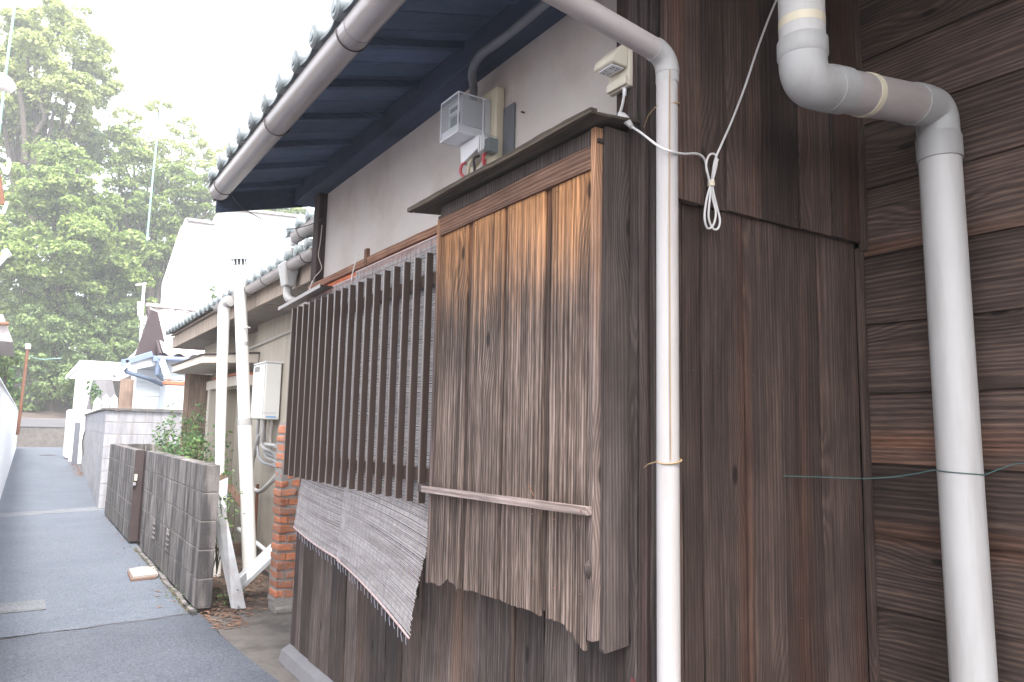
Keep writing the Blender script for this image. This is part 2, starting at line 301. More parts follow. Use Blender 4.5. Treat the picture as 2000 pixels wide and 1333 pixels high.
# ------------------------------------------------------------ mesh helpers
def V(*a): return Vector(a)
class MB:
    def __init__(s): s.v = []; s.f = []
    def add(s, vs, fs):
        o = len(s.v); s.v += [tuple(v) for v in vs]; s.f += [tuple(i+o for i in f) for f in fs]; return s
    def box(s, x0, x1, y0, y1, z0, z1):
        x0, x1 = sorted((x0, x1)); y0, y1 = sorted((y0, y1)); z0, z1 = sorted((z0, z1))
        vs = [(x, y, z) for z in (z0, z1) for y in (y0, y1) for x in (x0, x1)]
        return s.add(vs, [(0, 2, 3, 1), (4, 5, 7, 6), (0, 1, 5, 4), (2, 6, 7, 3), (0, 4, 6, 2), (1, 3, 7, 5)])
    def beam(s, a, b, wd, ht, up=(0, 0, 1)):
        """box between two points"""
        a = Vector(a); b = Vector(b); d = (b-a).normalized(); u = Vector(up)
        sdir = d.cross(u)
        if sdir.length < 1e-4: sdir = d.cross(Vector((1, 0, 0)))
        sdir.normalize(); u = sdir.cross(d).normalized()
        vs = []
        for p in (a, b):
            for i, j in ((-1, -1), (1, -1), (1, 1), (-1, 1)): vs.append(p+sdir*(i*wd/2)+u*(j*ht/2))
        return s.add(vs, [(3, 2, 1, 0), (4, 5, 6, 7), (0, 1, 5, 4), (1, 2, 6, 5), (2, 3, 7, 6), (3, 0, 4, 7)])
    def board(s, x0, x1, y0, y1, z0, z1, axis='Z', n=8, jit=.0015):
        """a sawn board with slightly wandering edges"""
        k = 'XYZ'.index(axis); lo = [x0, y0, z0]; hi = [x1, y1, z1]; o = [i for i in range(3) if i != k]
        vs = []
        w0 = [random.uniform(0, 6.28) for _ in range(4)]
        for i in range(n+1):
            t = lo[k]+(hi[k]-lo[k])*i/n
            for a, b in ((0, 0), (1, 0), (1, 1), (0, 1)):
                p = [0, 0, 0]; p[k] = t
                p[o[0]] = (hi if a else lo)[o[0]]+jit*math.sin(w0[a]+i*.7)*.8+random.uniform(-jit, jit)*.6
                p[o[1]] = (hi if b else lo)[o[1]]+jit*math.sin(w0[2+b]+i*.6)*.8+random.uniform(-jit, jit)*.6
                vs.append(p)
        fs = []
        for i in range(n):
            a = i*4
            for j in range(4):
                fs.append((a+j, a+(j+1) % 4, a+4+(j+1) % 4, a+4+j))
        fs += [(3, 2, 1, 0), (n*4, n*4+1, n*4+2, n*4+3)]
        return s.add(vs, fs)
    def ext(s, poly, axis, d0, d1):
        k = 'xyz'.index(axis); n = len(poly)
        def mk(p, d):
            q = [p[0], p[1]]; q.insert(k, d); return q
        vs = [mk(p, d0) for p in poly]+[mk(p, d1) for p in poly]
        fs = [tuple(range(n))[::-1], tuple(range(n, 2*n))]+[(i, (i+1) % n, n+(i+1) % n, n+i) for i in range(n)]
        return s.add(vs, fs)
    def tube(s, pts, r, seg=10, cap=True, arc=None):
        pts = [Vector(p) for p in pts]; n = len(pts)
        rs = r if isinstance(r, (list, tuple)) else [r]*n
        d = [(pts[min(i+1, n-1)]-pts[max(i-1, 0)]).normalized() for i in range(n)]
        u = d[0].orthogonal().normalized(); o = len(s.v); ring = []
        for i in range(n):
            u = (u-d[i]*u.dot(d[i]))
            if u.length < 1e-6: u = d[i].orthogonal()
            u.normalize(); w_ = d[i].cross(u)
            for k in range(seg):
                a = 2*math.pi*k/seg; s.v.append(tuple(pts[i]+(u*math.cos(a)+w_*math.sin(a))*rs[i]))
        for i in range(n-1):
            for k in range(seg):
                a = o+i*seg+k; b = o+i*seg+(k+1) % seg; s.f.append((a, b, b+seg, a+seg))
        if cap: s.f.append(tuple(o+k for k in range(seg))[::-1]); s.f.append(tuple(o+(n-1)*seg+k for k in range(seg)))
        return s
def smooth_path(pts, sub=6):
    pts = [Vector(p) for p in pts]; out = []
    P = [pts[0]*2-pts[1]]+pts+[pts[-1]*2-pts[-2]]
    for i in range(1, len(P)-2):
        for j in range(sub):
            t = j/sub; a, b, c, d = P[i-1:i+3]
            out.append(.5*((2*b)+(c-a)*t+(2*a-5*b+4*c-d)*t*t+(3*b-a-3*c+d)*t**3))
    return out+[pts[-1]]
def elbow_path(a, c, b, r, n=8):
    """arc from towards a to towards b round corner c"""
    a, c, b = Vector(a), Vector(c), Vector(b); u = (a-c).normalized(); v = (b-c).normalized()
    p0 = c+u*r; p1 = c+v*r; out = []
    for i in range(n+1):
        t = i/n; out.append(p0*(1-t)**2+c*2*t*(1-t)+p1*t*t)
    return out
def tag(o, label=None, cat=None, group=None, kind=None):
    if label: o['label'] = label
    if cat: o['category'] = cat
    if group: o['group'] = group
    if kind: o['kind'] = kind
    return o
def mesh_of(mb, name, mat, smooth=False):
    me = bpy.data.meshes.new(name); me.from_pydata(mb.v, [], mb.f)
    if smooth: me.polygons.foreach_set('use_smooth', [True]*len(me.polygons))
    me.materials.append(MAT[mat]); me.update(); return me
def wloc(o):
    l = Vector(o.location)
    while o.parent: o = o.parent; l += Vector(o.location)
    return l
def part(name, mb, mat, parent=None, label=None, bevel=0, smooth=False, kind=None, origin=None):
    v = np.array(mb.v); c = Vector(((v.min(0)+v.max(0))/2).tolist()) if origin is None else Vector(origin)
    mb2 = MB(); mb2.v = (v-np.array(c)).tolist(); mb2.f = mb.f
    me = mesh_of(mb2, name, mat, smooth)
    if smooth == 'auto' or smooth:
        me.set_sharp_from_angle(angle=R_(40))
    o = bpy.data.objects.new(name, me); COL.objects.link(o)
    o.location = c-(wloc(parent) if parent else Vector((0, 0, 0)))
    if parent: o.parent = parent
    if bevel:
        b = o.modifiers.new('bevel', 'BEVEL'); b.width = bevel; b.segments = 2; b.limit_method = 'ANGLE'; b.angle_limit = R_(40)
    if label: o['label'] = label
    if kind: o['kind'] = kind
    return o
def thing(name, loc, label, cat, group=None):
    o = bpy.data.objects.new(name, None); o.empty_display_size = .1; COL.objects.link(o); o.location = loc
    return tag(o, label, cat, group)
def solo(name, mb, mat, label, cat, group=None, **kw):
    return tag(part(name, mb, mat, **kw), label, cat, group)
def copy_thing(root, loc=None):
    c = root.copy(); COL.objects.link(c)
    if loc is not None: c.location = loc
    for ch in [x for x in bpy.data.objects if x.parent == root]:
        k = ch.copy(); COL.objects.link(k); k.parent = c
        for g in [x for x in bpy.data.objects if x.parent == ch]:
            q = g.copy(); COL.objects.link(q); q.parent = k
    return c
U = random.uniform

# ------------------------------------------------------------ ground
def sheet(name, poly, z, mat, **kw):
    mb = MB(); mb.add([(x, y, z) for x, y in poly], [tuple(range(len(poly)))])
    return tag(part(name, mb, mat, origin=(0, 0, 0)), kind='structure', **kw)
sheet('ground', [(-300, -300), (300, -300), (300, 400), (-300, 400)], -.03, 'soil')
RX = lambda y: 1.27 if y < 14.6 else 1.27+(y-14.6)*.026
seam_y = lambda x: 6.36+(x+.02)*.10
sheet('alley', [(-.9, 6.38), (1.30, 6.46), (1.30, 14.8), (2.3, 50), (-.9, 50)], .000, 'asphalt')
near = [(-4, -4), (1.6, -4), (1.45, 3.0), (1.385, 4.58), (1.335, 5.2), (1.30, 5.8), (1.33, 6.2), (1.30, 6.47)]
for i in range(24):
    x = 1.26-i*.094; near.append((x, seam_y(x)+.02*math.sin(i*1.3)+U(-.008, .008)))
near.append((-4, 6.2))
sheet('alley_patch', near, .004, 'asphalt_near')
mb = MB()
ps = [(1.27-i*.06, seam_y(1.27-i*.06)+.012+.02*math.sin(i*.83)+U(-.006, .006), .0062) for i in range(38)]
for i in range(37):
    a, b = Vector(ps[i]), Vector(ps[i+1]); w_ = U(.004, .011)
    mb.add([a-V(0, w_, 0), b-V(0, w_, 0), b+V(0, w_, 0), a+V(0, w_, 0)], [(0, 1, 2, 3)])
tag(part('seam_crack', mb, 'dark_metal'), kind='structure')
sheet('concrete_apron', [(1.30, 6.35), (1.33, 6.1), (1.31, 5.8), (1.34, 5.2), (1.39, 4.58), (1.46, 3), (1.62, -4), (2.9, -4), (2.9, 6.0), (2.3, 6.25), (1.7, 6.42)], -.002, 'concrete')
sheet('yard_soil', [(1.30, 6.3), (2.4, 6.2), (2.4, 15), (1.39, 15), (1.39, 6.6)], -.010, 'soil')
# worn strip across the alley and shallow drain line
pts_ = [(-.9+i*.12, 14.0+i*.04+U(-.06, .06), .004) for i in range(19)]+[(1.26-i*.12, 15.3-i*.035+U(-.12, .12), .004) for i in range(19)]
tag(part('concrete_strip', MB().add(pts_, [tuple(range(38))]), 'asphalt_worn'), kind='structure')
tag(part('kerb_footing', MB().board(1.225, 1.262, 6.44, 9.97, 0.0, .030, 'Y', 40, .006), 'block'), kind='structure')
# drain cover at the left edge
t = thing('drain_cover', (.08, 7.4, 0), 'pale concrete drain cover set flush in the asphalt at the left edge', 'drain cover')
part('frame', MB().box(-.35, .27, 7.18, 7.56, .002, .009), 'asphalt_worn', t, bevel=.003)
part('cover_plate', MB().box(-.32, .24, 7.21, 7.53, .009, .013), 'asphalt_worn', t, bevel=.003)
# hole-like dark manhole far
solo('manhole_cover', MB().tube([(1.0, 39, .001), (1.0, 39, .012)], .33, 20), 'dark_metal', 'dark round manhole cover far down the alley', 'manhole cover')
# broken brick slab on the road
t = thing('broken_slab', (1.12, 8.33, 0), 'broken flat concrete slab lying on the asphalt beside the near block wall', 'slab')
part('slab', MB().ext([(.99, 8.10), (1.22, 8.14), (1.235, 8.56), (1.12, 8.6), (1.0, 8.52)], 'z', .012, .045), 'mortar', t, bevel=.006)
part('crumbled_base', MB().ext([(.97, 8.07), (1.2, 8.1), (1.22, 8.5), (.99, 8.54)], 'z', .0, .022), 'rust_board', t, bevel=.004)
# tiny road litter: stones and fallen leaves
def scatter(name, spots, size, mat, label, cat):
    mb = MB()
    for x, y, z in spots:
        a = U(0, 6.28); s_ = size*U(.5, 1.3); e = .4
        c, sn = math.cos(a)*s_, math.sin(a)*s_
        tlt = U(-.3, .3)*s_
        mb.add([(x-c, y-sn, z), (x+sn*e, y-c*e, z+abs(tlt)), (x+c, y+sn, z+s_*.15), (x-sn*e, y+c*e, z+abs(tlt)*.4)], [(0, 1, 2), (0, 2, 3)])
    return tag(part(name, mb, mat), label, cat, kind='stuff')
sp = [(U(1.42, 2.15), U(6.15, 9.5), U(.0, .03)) for _ in range(1100)]
sp += [(1.21-abs(random.gauss(0, .07)), U(6.5, 14), .008) for _ in range(60)]
sp += [(U(1.3, 1.55), U(5.9, 6.6), .006) for _ in range(160)]
scatter('leaf_litter', sp, .028, 'leaf_litter', 'brown dead leaves lying on the soil behind the near block wall', 'fallen leaves')
scatter('far_leaves', [(RX(y)-abs(random.gauss(.05, .1)), y, .01) for y in [U(24, 36) for _ in range(500)]], .05, 'leaf_litter', 'brown fallen leaves gathered at the foot of the white post', 'fallen leaves')
scatter('road_grit', [(U(-.5, 1.3), U(4.3, 9), .008) for _ in range(60)], .010, 'sill_concrete', 'pale grit and petals scattered on the asphalt', 'grit')

# ------------------------------------------------------------ the old wooden house
H = thing('wooden_house', (1.9, 3.3, 0), 'old dark wooden house with plaster upper wall and tiled eaves beside the alley', 'house')
part('plaster_wall', MB().box(1.62, 1.70, 1.80, 4.86, 2.42, 3.12), 'plaster', H)
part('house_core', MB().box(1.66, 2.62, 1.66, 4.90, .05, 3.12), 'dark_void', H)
part('end_wall', MB().box(1.70, 2.7, 4.905, 4.94, 0.1, 3.1), 'plank_end', H)
# window opening behind the blind
part('window_pane', MB().box(1.63, 1.635, 2.7, 4.75, 1.22, 2.34), 'glass_pane', H)
part('window_head', MB().board(1.53, 1.655, 2.78, 4.90, 2.405, 2.448, 'Y', 14, .002), 'brown_rail', H, bevel=.002)
for i in range(14):
    y0 = 2.80+i*.148
    part('head_strip', MB().board(1.545, 1.57, y0+.0015, y0+.1465, 2.352+U(-.002, .002), 2.402, 'Y', 2, .001), 'orange_wood', H, bevel=.0015)
part('window_sill', MB().board(1.55, 1.655, 2.75, 4.80, 1.15, 1.20, 'Y', 10, .002), 'plank_end', H, bevel=.002)
part('window_jamb', MB().board(1.57, 1.655, 4.75, 4.80, 1.2, 2.40, 'Z', 8, .002), 'brown_rail', H, bevel=.002)
part('head_stub', MB().box(1.525, 1.545, 3.86, 3.90, 2.40, 2.50), 'brown_rail', H, bevel=.002)
# posts
part('corner_post', MB().board(1.565, 1.66, 4.865, 4.975, .07, 3.12, 'Z', 14, .002), 'post', H, bevel=.003)
part('corner_post', MB().board(1.60, 1.66, 1.78, 1.80, .1, 3.12, 'Z', 14, .001), 'post', H)
# planks at the near corner (face the alley)
for y0, y1, dx in ((1.605, 1.632, .012), (1.634, 1.668, .0), (1.670, 1.715, -.004), (1.717, 1.775, .002)):
    part('corner_plank', MB().board(1.540+dx, 1.60, y0+.001, y1-.001, .05, 3.14, 'Z', 16, .0016), 'plank_end', H, bevel=.002)
part('red_paint_patch', MB().ext([(1.64, .05), (1.72, .05), (1.715, .70), (1.69, .80), (1.655, .78), (1.638, .5)], 'x', 1.5345, 1.5368), 'red_paint', H)
# wall planks below the window
y = 4.865
ws = [.10, .185, .18, .165, .225, .165, .20, .18, .18, .19, .2, .17, .19, .2, .18, .19, .2]
for w_ in ws:
    y0 = max(y-w_, 1.78)
    if y-y0 < .03: break
    part('wall_plank', MB().board(1.556+U(-.005, .004), 1.58, y0+.004, y-.003, .10, 1.155, 'Z', 10, .0018), 'plank_low', H, bevel=.002)
    y = y0
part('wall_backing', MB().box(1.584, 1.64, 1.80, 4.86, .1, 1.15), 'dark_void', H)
part('concrete_sill', MB().ext([(1.49, 0), (1.66, 0), (1.66, .10), (1.56, .10), (1.51, .07)], 'y', 1.6, 4.98), 'sill_concrete', H, bevel=.004)
# end wall facing the camera: lower planks, upper planks lapped over them
xs = [1.555, 1.652, 1.735, 1.93, 2.126, 2.335, 2.572]
for a, b in zip(xs[:-1], xs[1:]):
    part('end_plank', MB().board(a+.0045, b-.0035, 1.598+U(-.007, .004), 1.62, .02, 2.26, 'Z', 14, .0018), 'plank_dark', H, bevel=.002)
xs = [1.56, 1.715, 1.835, 2.01, 2.215, 2.40, 2.585]
for i, (a, b) in enumerate(zip(xs[:-1], xs[1:])):
    part('upper_plank', MB().board(a+.004, b-.003, 1.572+U(-.007, .005), 1.595, 2.213+.003*i, 3.5, 'Z', 14, .0018), 'plank_dark', H, bevel=.002)
for xn in (1.60, 1.69, 1.80, 1.88, 1.98, 2.08, 2.18, 2.28, 2.39, 2.50):
    for zn in (.9, 1.7, 2.17):
        q_ = V(xn+U(-.01, .01), 1.5935, zn+U(-.012, .012)); part('nail', MB().tube([q_, q_-V(0, .003, 0)], .0024, 6), 'wire_dark', H)
    q_ = V(xn, 1.567, 2.26+U(-.01, .01)); part('nail', MB().tube([q_, q_-V(0, .003, 0)], .0024, 6), 'wire_dark', H)
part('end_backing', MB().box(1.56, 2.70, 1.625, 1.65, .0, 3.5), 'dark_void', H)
part('inner_trim', MB().board(2.574, 2.598, 1.575, 1.60, .02, 2.21, 'Z', 14, .001), 'plank_dark', H, bevel=.002)
# roof: soffit boards, rafters, beam, fascia, tiles
def sz(x): return 3.10+.28*(x-1.08)
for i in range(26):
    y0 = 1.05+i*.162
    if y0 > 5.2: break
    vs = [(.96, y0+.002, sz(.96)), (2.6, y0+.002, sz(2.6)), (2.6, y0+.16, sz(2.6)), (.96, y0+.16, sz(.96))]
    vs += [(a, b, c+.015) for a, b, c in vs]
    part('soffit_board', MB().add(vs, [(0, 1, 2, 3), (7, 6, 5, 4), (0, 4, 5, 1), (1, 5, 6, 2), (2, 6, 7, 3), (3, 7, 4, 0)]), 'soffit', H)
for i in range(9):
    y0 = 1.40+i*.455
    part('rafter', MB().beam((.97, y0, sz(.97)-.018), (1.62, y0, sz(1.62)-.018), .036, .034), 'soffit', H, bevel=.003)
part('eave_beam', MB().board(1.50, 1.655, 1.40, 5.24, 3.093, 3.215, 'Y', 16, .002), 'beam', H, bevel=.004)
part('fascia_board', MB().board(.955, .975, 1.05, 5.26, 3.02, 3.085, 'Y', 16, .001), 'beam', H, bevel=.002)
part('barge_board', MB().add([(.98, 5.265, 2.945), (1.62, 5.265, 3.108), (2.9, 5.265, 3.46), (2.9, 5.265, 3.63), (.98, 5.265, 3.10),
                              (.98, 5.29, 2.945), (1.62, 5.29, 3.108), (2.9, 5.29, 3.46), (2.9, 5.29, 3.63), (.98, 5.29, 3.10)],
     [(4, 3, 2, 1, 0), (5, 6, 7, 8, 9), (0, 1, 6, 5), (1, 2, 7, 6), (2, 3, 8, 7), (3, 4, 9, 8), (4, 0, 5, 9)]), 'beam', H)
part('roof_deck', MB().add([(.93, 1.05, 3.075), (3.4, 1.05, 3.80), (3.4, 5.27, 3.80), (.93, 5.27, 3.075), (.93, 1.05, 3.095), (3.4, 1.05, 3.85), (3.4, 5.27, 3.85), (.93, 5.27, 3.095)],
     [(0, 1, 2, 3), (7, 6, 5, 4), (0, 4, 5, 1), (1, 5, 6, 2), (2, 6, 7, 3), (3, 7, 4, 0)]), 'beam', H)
def tile_mesh(wd, ln, face=True, r=.045):
    """one pantile running up +X from its lower edge at the origin, width along Y"""
    mb = MB(); n = 12; prof = []
    for i in range(n+1):
        t = i/n; yy = t*wd
        zz = r*1.25*math.exp(-((t-.16)/.15)**2)-.012*math.sin(math.pi*max(0, (t-.3)/.7))
        prof.append((yy, zz))
    vs = []
    for x, dz in ((0, 0), (ln, ln*.30)):
        for yy, zz in prof: vs.append((x, yy, zz+dz))
    for x, dz in ((0, 0), (ln, ln*.30)):
        for yy, zz in prof: vs.append((x, yy, zz+dz-.016))
    m = n+1; fs = []
    for i in range(n):
        fs += [(i, m+i, m+i+1, i+1), (2*m+i, 2*m+i+1, 3*m+i+1, 3*m+i), (i, i+1, 2*m+i+1, 2*m+i), (m+i, 3*m+i, 3*m+i+1, m+i+1)]
    fs += [(0, 2*m, 3*m, m), (n, m+n, 3*m+n, 2*m+n)]
    mb.add(vs, fs)
    if face:
        c = V(0, wd*.16, r*.35)
        mb.tube([c+V(-.022, 0, 0), c+V(-.016, 0, 0), c+V(.03, 0, .005)], [r*.80, r*1.0, r*1.0], 16)
        mb.tube([c+V(-.026, 0, 0), c+V(-.0215, 0, 0)], [r*.45, r*.5], 12)
    return mb
def tiled(parent, x0, z0, y0, y1, wd, rows, mat, face=True, slope=.30, r=.045, ln=.235):
    a = part('roof_tile', tile_mesh(wd, ln+.03, True, r), mat, parent, origin=(0, 0, 0), smooth='auto')
    a.location = V(x0, y0, z0)-wloc(parent); b0 = None
    n = int((y1-y0)/wd)
    for rr in range(rows):
        for i in range(n):
            if rr == 0 and i == 0: continue
            if rr == 0: o = a.copy()
            elif b0 is None: o = b0 = part('roof_tile', tile_mesh(wd, ln+.03, False, r), mat, parent, origin=(0, 0, 0), smooth='auto')
            else: o = b0.copy()
            if o.name not in COL.objects: COL.objects.link(o)
            o.parent = parent
            o.location = V(x0+rr*ln+U(-.003, .003), y0+i*wd, z0+rr*ln*slope+rr*.012+U(-.002, .002))-wloc(parent)
tiled(H, .90, 3.115, 1.07, 5.28, .262, 4, 'tile_blue', slope=.30, r=.050)

# gutter of the wooden house
def gutter(root, X, z, y0, y1, r, mat, seg=14):
    n = 12; mb = MB(); rings = []
    ys = [y0+(y1-y0)*i/n for i in range(n+1)]
    prof = [(math.cos(a)*r, math.sin(a)*r) for a in [math.pi+math.pi*k/seg for k in range(seg+1)]]
    inner = [(p[0]*.94, p[1]*.94) for p in prof][::-1]
    full = [(prof[0][0]-.004, .004), *prof, (prof[-1][0]+.004, .004), *inner]
    m = len(full); vs = []
    for yy in ys:
        zz = z+(yy-y0)*.002
        vs += [(X+a, yy, zz+b) for a, b in full]
    fs = [(i*m+j, i*m+(j+1) % m, (i+1)*m+(j+1) % m, (i+1)*m+j) for i in range(n) for j in range(m)]
    mb.add(vs, fs)
    part('channel', mb, mat, root, smooth='auto')
def half_disc(X, y, z, r, th=.004):
    return MB().ext([(X+math.cos(a)*r, z+math.sin(a)*r) for a in [math.pi+math.pi*k/14 for k in range(15)]], 'y', y, y+th)
def hanger(X, y, z, r, wr=.003):
    pts = [V(X+math.cos(a)*(r+.002), y, z+math.sin(a)*(r+.002)) for a in [math.pi*.98+math.pi*1.04*k/14 for k in range(15)]]
    return MB().tube(pts+[pts[-1]+V(.05, .0, .06)], wr, 6)
G = thing('roof_gutter', (.90, 3.0, 2.90), 'long metallic half round gutter along the eave of the wooden house', 'gutter')
gutter(G, .90, 2.945, 1.15, 4.78, .058, 'gutter')
part('end_cap', half_disc(.90, 4.782, 2.952, .060), 'gutter', G)
for yy in (1.7, 2.52, 3.5, 4.62):
    part('gutter_hanger', hanger(.90, yy, 2.947, .060), 'dark_metal', G, smooth=True)
part('joint_sleeve', half_disc(.90, 2.45, 2.948, .0605, .07), 'gutter', G)

# white downpipe at the house corner, with the sloping run to the gutter
D = thing('downpipe', (1.5, 1.505, 0), 'slim white downpipe standing at the near corner of the wooden house', 'drainpipe')
top = V(1.50, 1.50, 2.607); far = V(1.02, 1.50, 2.668)
part('elbow', MB().tube(elbow_path(top-V(0, 0, .3), top, far, .055, 8), .0345, 20), 'fitting', D, smooth='auto')
part('pipe_section', MB().tube([(1.51, 1.515, .02), (1.503, 1.508, 1.26), (1.5, 1.502, 2.555)], .0315, 24), 'pvc_slim', D, smooth='auto')
part('sloping_pipe', MB().tube([top.lerp(far, .10), far], .0318, 24), 'pvc_dirty', D, smooth='auto')
part('elbow', MB().tube(elbow_path(top, far+V(-.05, 0, .006), V(.93, 1.50, 2.9), .05, 8), .0345, 20), 'fitting', D, smooth='auto')
part('outlet_pipe', MB().tube([far+V(-.06, 0, .05), V(.90, 1.5, 2.9)], .031, 20), 'pvc_dirty', D, smooth='auto')
part('elbow', MB().tube([V(1.502, 1.503, 2.525), V(1.50, 1.50, 2.562)], .0338, 24), 'fitting', D, smooth='auto')
for zz in (2.455, 1.425):
    c = V(1.505, 1.505, zz)
    pts = [c+V(math.cos(a)*.0335, math.sin(a)*.0335, .006*math.sin(a*1.3)) for a in [2*math.pi*k/18 for k in range(19)]]
    part('wire_tie', MB().tube(pts, .0028, 6), 'wire_brown', D, smooth=True)
    part('wire_tie', MB().tube([c+V(-.032, .01, 0), c+V(-.02, .06, -.01), c+V(.01, .11, -.022)], .0018, 5), 'wire_brown', D, smooth=True)
part('wire_tie', MB().tube(smooth_path([V(1.482, 1.472, 2.55), V(1.480, 1.474, 2.0), V(1.483, 1.477, 1.43)], 6), .0016, 5), 'wire_brown', D, smooth=True)

# thick white drainpipe with the stepped offset
P1 = at(1833, 290, x=2.50); P2 = at(1903, 1333, x=2.50)
ya = P1.y; up_ = at(1566, 50, y=ya); zc = at(1700, 193, y=ya).z
DD = thing('stepped_drainpipe', (2.5, P2.y, 0), 'thick white drainpipe with a stepped offset hanging near the lapped board wall', 'drainpipe')
xa = up_.x; rr = .0635
A = V(xa, ya, 3.34); zc = at(1566, 163, y=ya).z; z2 = at(1828, 212, x=2.50).z; B = V(xa, ya, zc); Cc = V(2.50, ya, z2); def_k = (z2-zc)/(2.50-xa); Dd = V(2.50, P2.y+(P2.y-P1.y)*.3, 0.0)
part('upper_pipe', MB().tube([A, V(xa, ya, zc+.10)], rr, 32), 'pvc', DD, smooth='auto')
part('tape_patch', MB().tube([V(xa, ya, zc+.165), V(xa, ya, zc+.19)], rr+.0006, 32), 'beige_plastic', DD, smooth='auto')
part('collar', MB().tube([V(xa, ya, zc+.074), V(xa, ya, zc+.08), V(xa, ya, zc+.124), V(xa, ya, zc+.13)], [rr+.002, rr+.006, rr+.006, rr+.003], 32), 'fitting', DD, smooth='auto')
part('elbow', MB().tube([V(xa, ya, zc+.085)]+elbow_path(A, B, Cc, .070, 12)+[V(xa+.13, ya, zc+.13*def_k)], rr+.002, 32), 'fitting', DD, smooth='auto')
part('collar', MB().tube([V(xa+.11, ya, zc+.11*def_k), V(xa+.185, ya, zc+.185*def_k)], rr+.0045, 32), 'fitting', DD, smooth='auto')
part('offset_pipe', MB().tube([V(xa+.15, ya, zc+.15*def_k), V(2.40, ya, z2-.10*def_k)], rr, 32), 'pvc_dirty', DD, smooth='auto')
part('joint_ring', MB().tube([V(xa+.29, ya, zc+.29*def_k), V(xa+.30, ya, zc+.30*def_k), V(xa+.315, ya, zc+.315*def_k)], rr+.003, 32), 'beige_plastic', DD, smooth='auto')
part('collar', MB().tube([V(2.345, ya, z2-.155*def_k), V(2.41, ya, z2-.09*def_k)], rr+.0045, 32), 'fitting', DD, smooth='auto')
part('elbow', MB().tube([V(2.40, ya, z2-.10*def_k)]+elbow_path(B, Cc, Dd, .072, 12)+[Cc+(Dd-Cc).normalized()*.12], rr+.002, 32), 'fitting', DD, smooth='auto')
dn = (Dd-Cc).normalized()
part('collar', MB().tube([Cc+dn*.10, Cc+dn*.11, Cc+dn*.185], [rr+.003, rr+.0065, rr+.0065], 32), 'fitting', DD, smooth='auto')
part('lower_pipe', MB().tube([Cc+dn*.12, Cc+dn*1.2, Dd], [rr+.001, rr+.001, rr+.001], 40), 'pvc', DD, smooth='auto')
wq = [at(1530, 930, y=1.592), at(1600, 932, y=1.55), at(1690, 935, y=1.47), at(1760, 930, y=1.38), at(1838, 918, x=2.49)]
zt = wq[-1].z
pc = Cc+dn*((z2-zt)/abs(dn.z)) if dn.z else Cc
arc = [pc+V(math.cos(a)*(rr+.0035), math.sin(a)*(rr+.0035), -.01*k/10) for k, a in enumerate([R_(125+17*k) for k in range(11)])]
wq = wq[:-1]+arc+[at(1960, 914, x=2.575), at(2010, 905, x=2.59), V(2.592, .85, zt+.02)]
solo('tie_wire', MB().tube(smooth_path(wq, 4), .0019, 6), 'wire_green', 'thin green wire tied round the thick white drainpipe', 'wire', smooth=True)

# ------------------------------------------------------------ neighbour's lapped board wall and its eave
Nb = thing('lapped_board_wall', (2.7, 0, 0), 'dark brown wall of lapped horizontal boards at the right edge', 'wall')
zs = [.145, .40, .655, .91, 1.166, 1.416, 1.672, 1.925, 2.185, 2.445, 2.70, 2.955, 3.21, 3.465, 3.72]
for i, (a, b) in enumerate(zip(zs[:-1], zs[1:])):
    for y0, y1 in ((-2.2, -.62), (-.615, .42+.0*i), (.425, 1.60)):
        mb = MB(); n = 10; vs = []; ph = U(0, 6)
        for k in range(n+1):
            yy = y0+(y1-y0)*k/n; wv_ = .0025*math.sin(ph+k*.9)+U(-.0012, .0012)
            z0 = a-.006+wv_; z1 = b+.02
            vs += [(2.596, yy, z0), (2.617, yy, z0), (2.634, yy, z1), (2.615, yy, z1)]
        fs = [(k*4+j, k*4+(j+1) % 4, (k+1)*4+(j+1) % 4, (k+1)*4+j) for k in range(n) for j in range(4)]
        fs += [(3, 2, 1, 0), (n*4, n*4+1, n*4+2, n*4+3)]
        part('lapped_board', mb.add(vs, fs), 'siding', Nb, bevel=.0015)
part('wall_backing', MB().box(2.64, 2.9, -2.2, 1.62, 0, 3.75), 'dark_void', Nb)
part('corner_batten', MB().board(2.577, 2.596, 1.556, 1.578, 2.2, 3.5, 'Z', 6, .001), 'plank_dark', Nb)
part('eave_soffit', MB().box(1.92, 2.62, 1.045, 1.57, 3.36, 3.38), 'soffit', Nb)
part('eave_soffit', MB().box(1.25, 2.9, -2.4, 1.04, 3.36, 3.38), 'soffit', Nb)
part('eave_roof', MB().box(1.20, 3.2, -2.5, 1.045, 3.385, 3.45), 'tile_blue', Nb)

# ------------------------------------------------------------ shutter box
B_ = thing('shutter_box', (1.48, 2.25, .88), 'weathered wooden shutter box with orange upper boards and a jagged broken bottom edge', 'shutter box')
XF = 1.42
joints = [2.757, 2.512, 2.250, 1.985, 1.742]
def jag(y0, y1, prof):
    pts = []
    for (ya_, za), (yb, zb) in zip(prof[:-1], prof[1:]):
        n = max(2, int(abs(yb-ya_)/.006))
        for k in range(n):
            t = k/n; pts.append((ya_+(yb-ya_)*t, za+(zb-za)*t+U(-.0022, .0022)))
    pts.append(prof[-1]); return pts
profs = [
    [(2.757, .888), (2.68, .885), (2.645, .905), (2.625, .922), (2.60, .914), (2.56, .912), (2.545, .896), (2.518, .902)],
    [(2.505, .905), (2.42, .915), (2.34, .915), (2.256, .918)],
    [(2.246, .922), (2.2, .916), (2.12, .918), (2.05, .922), (1.992, .914)],
    [(1.980, .918), (1.90, .920), (1.862, .918), (1.855, .905), (1.825, .903), (1.815, .885), (1.785, .868), (1.768, .868), (1.762, .935), (1.752, .945), (1.750, 1.02), (1.742, 1.03)]]
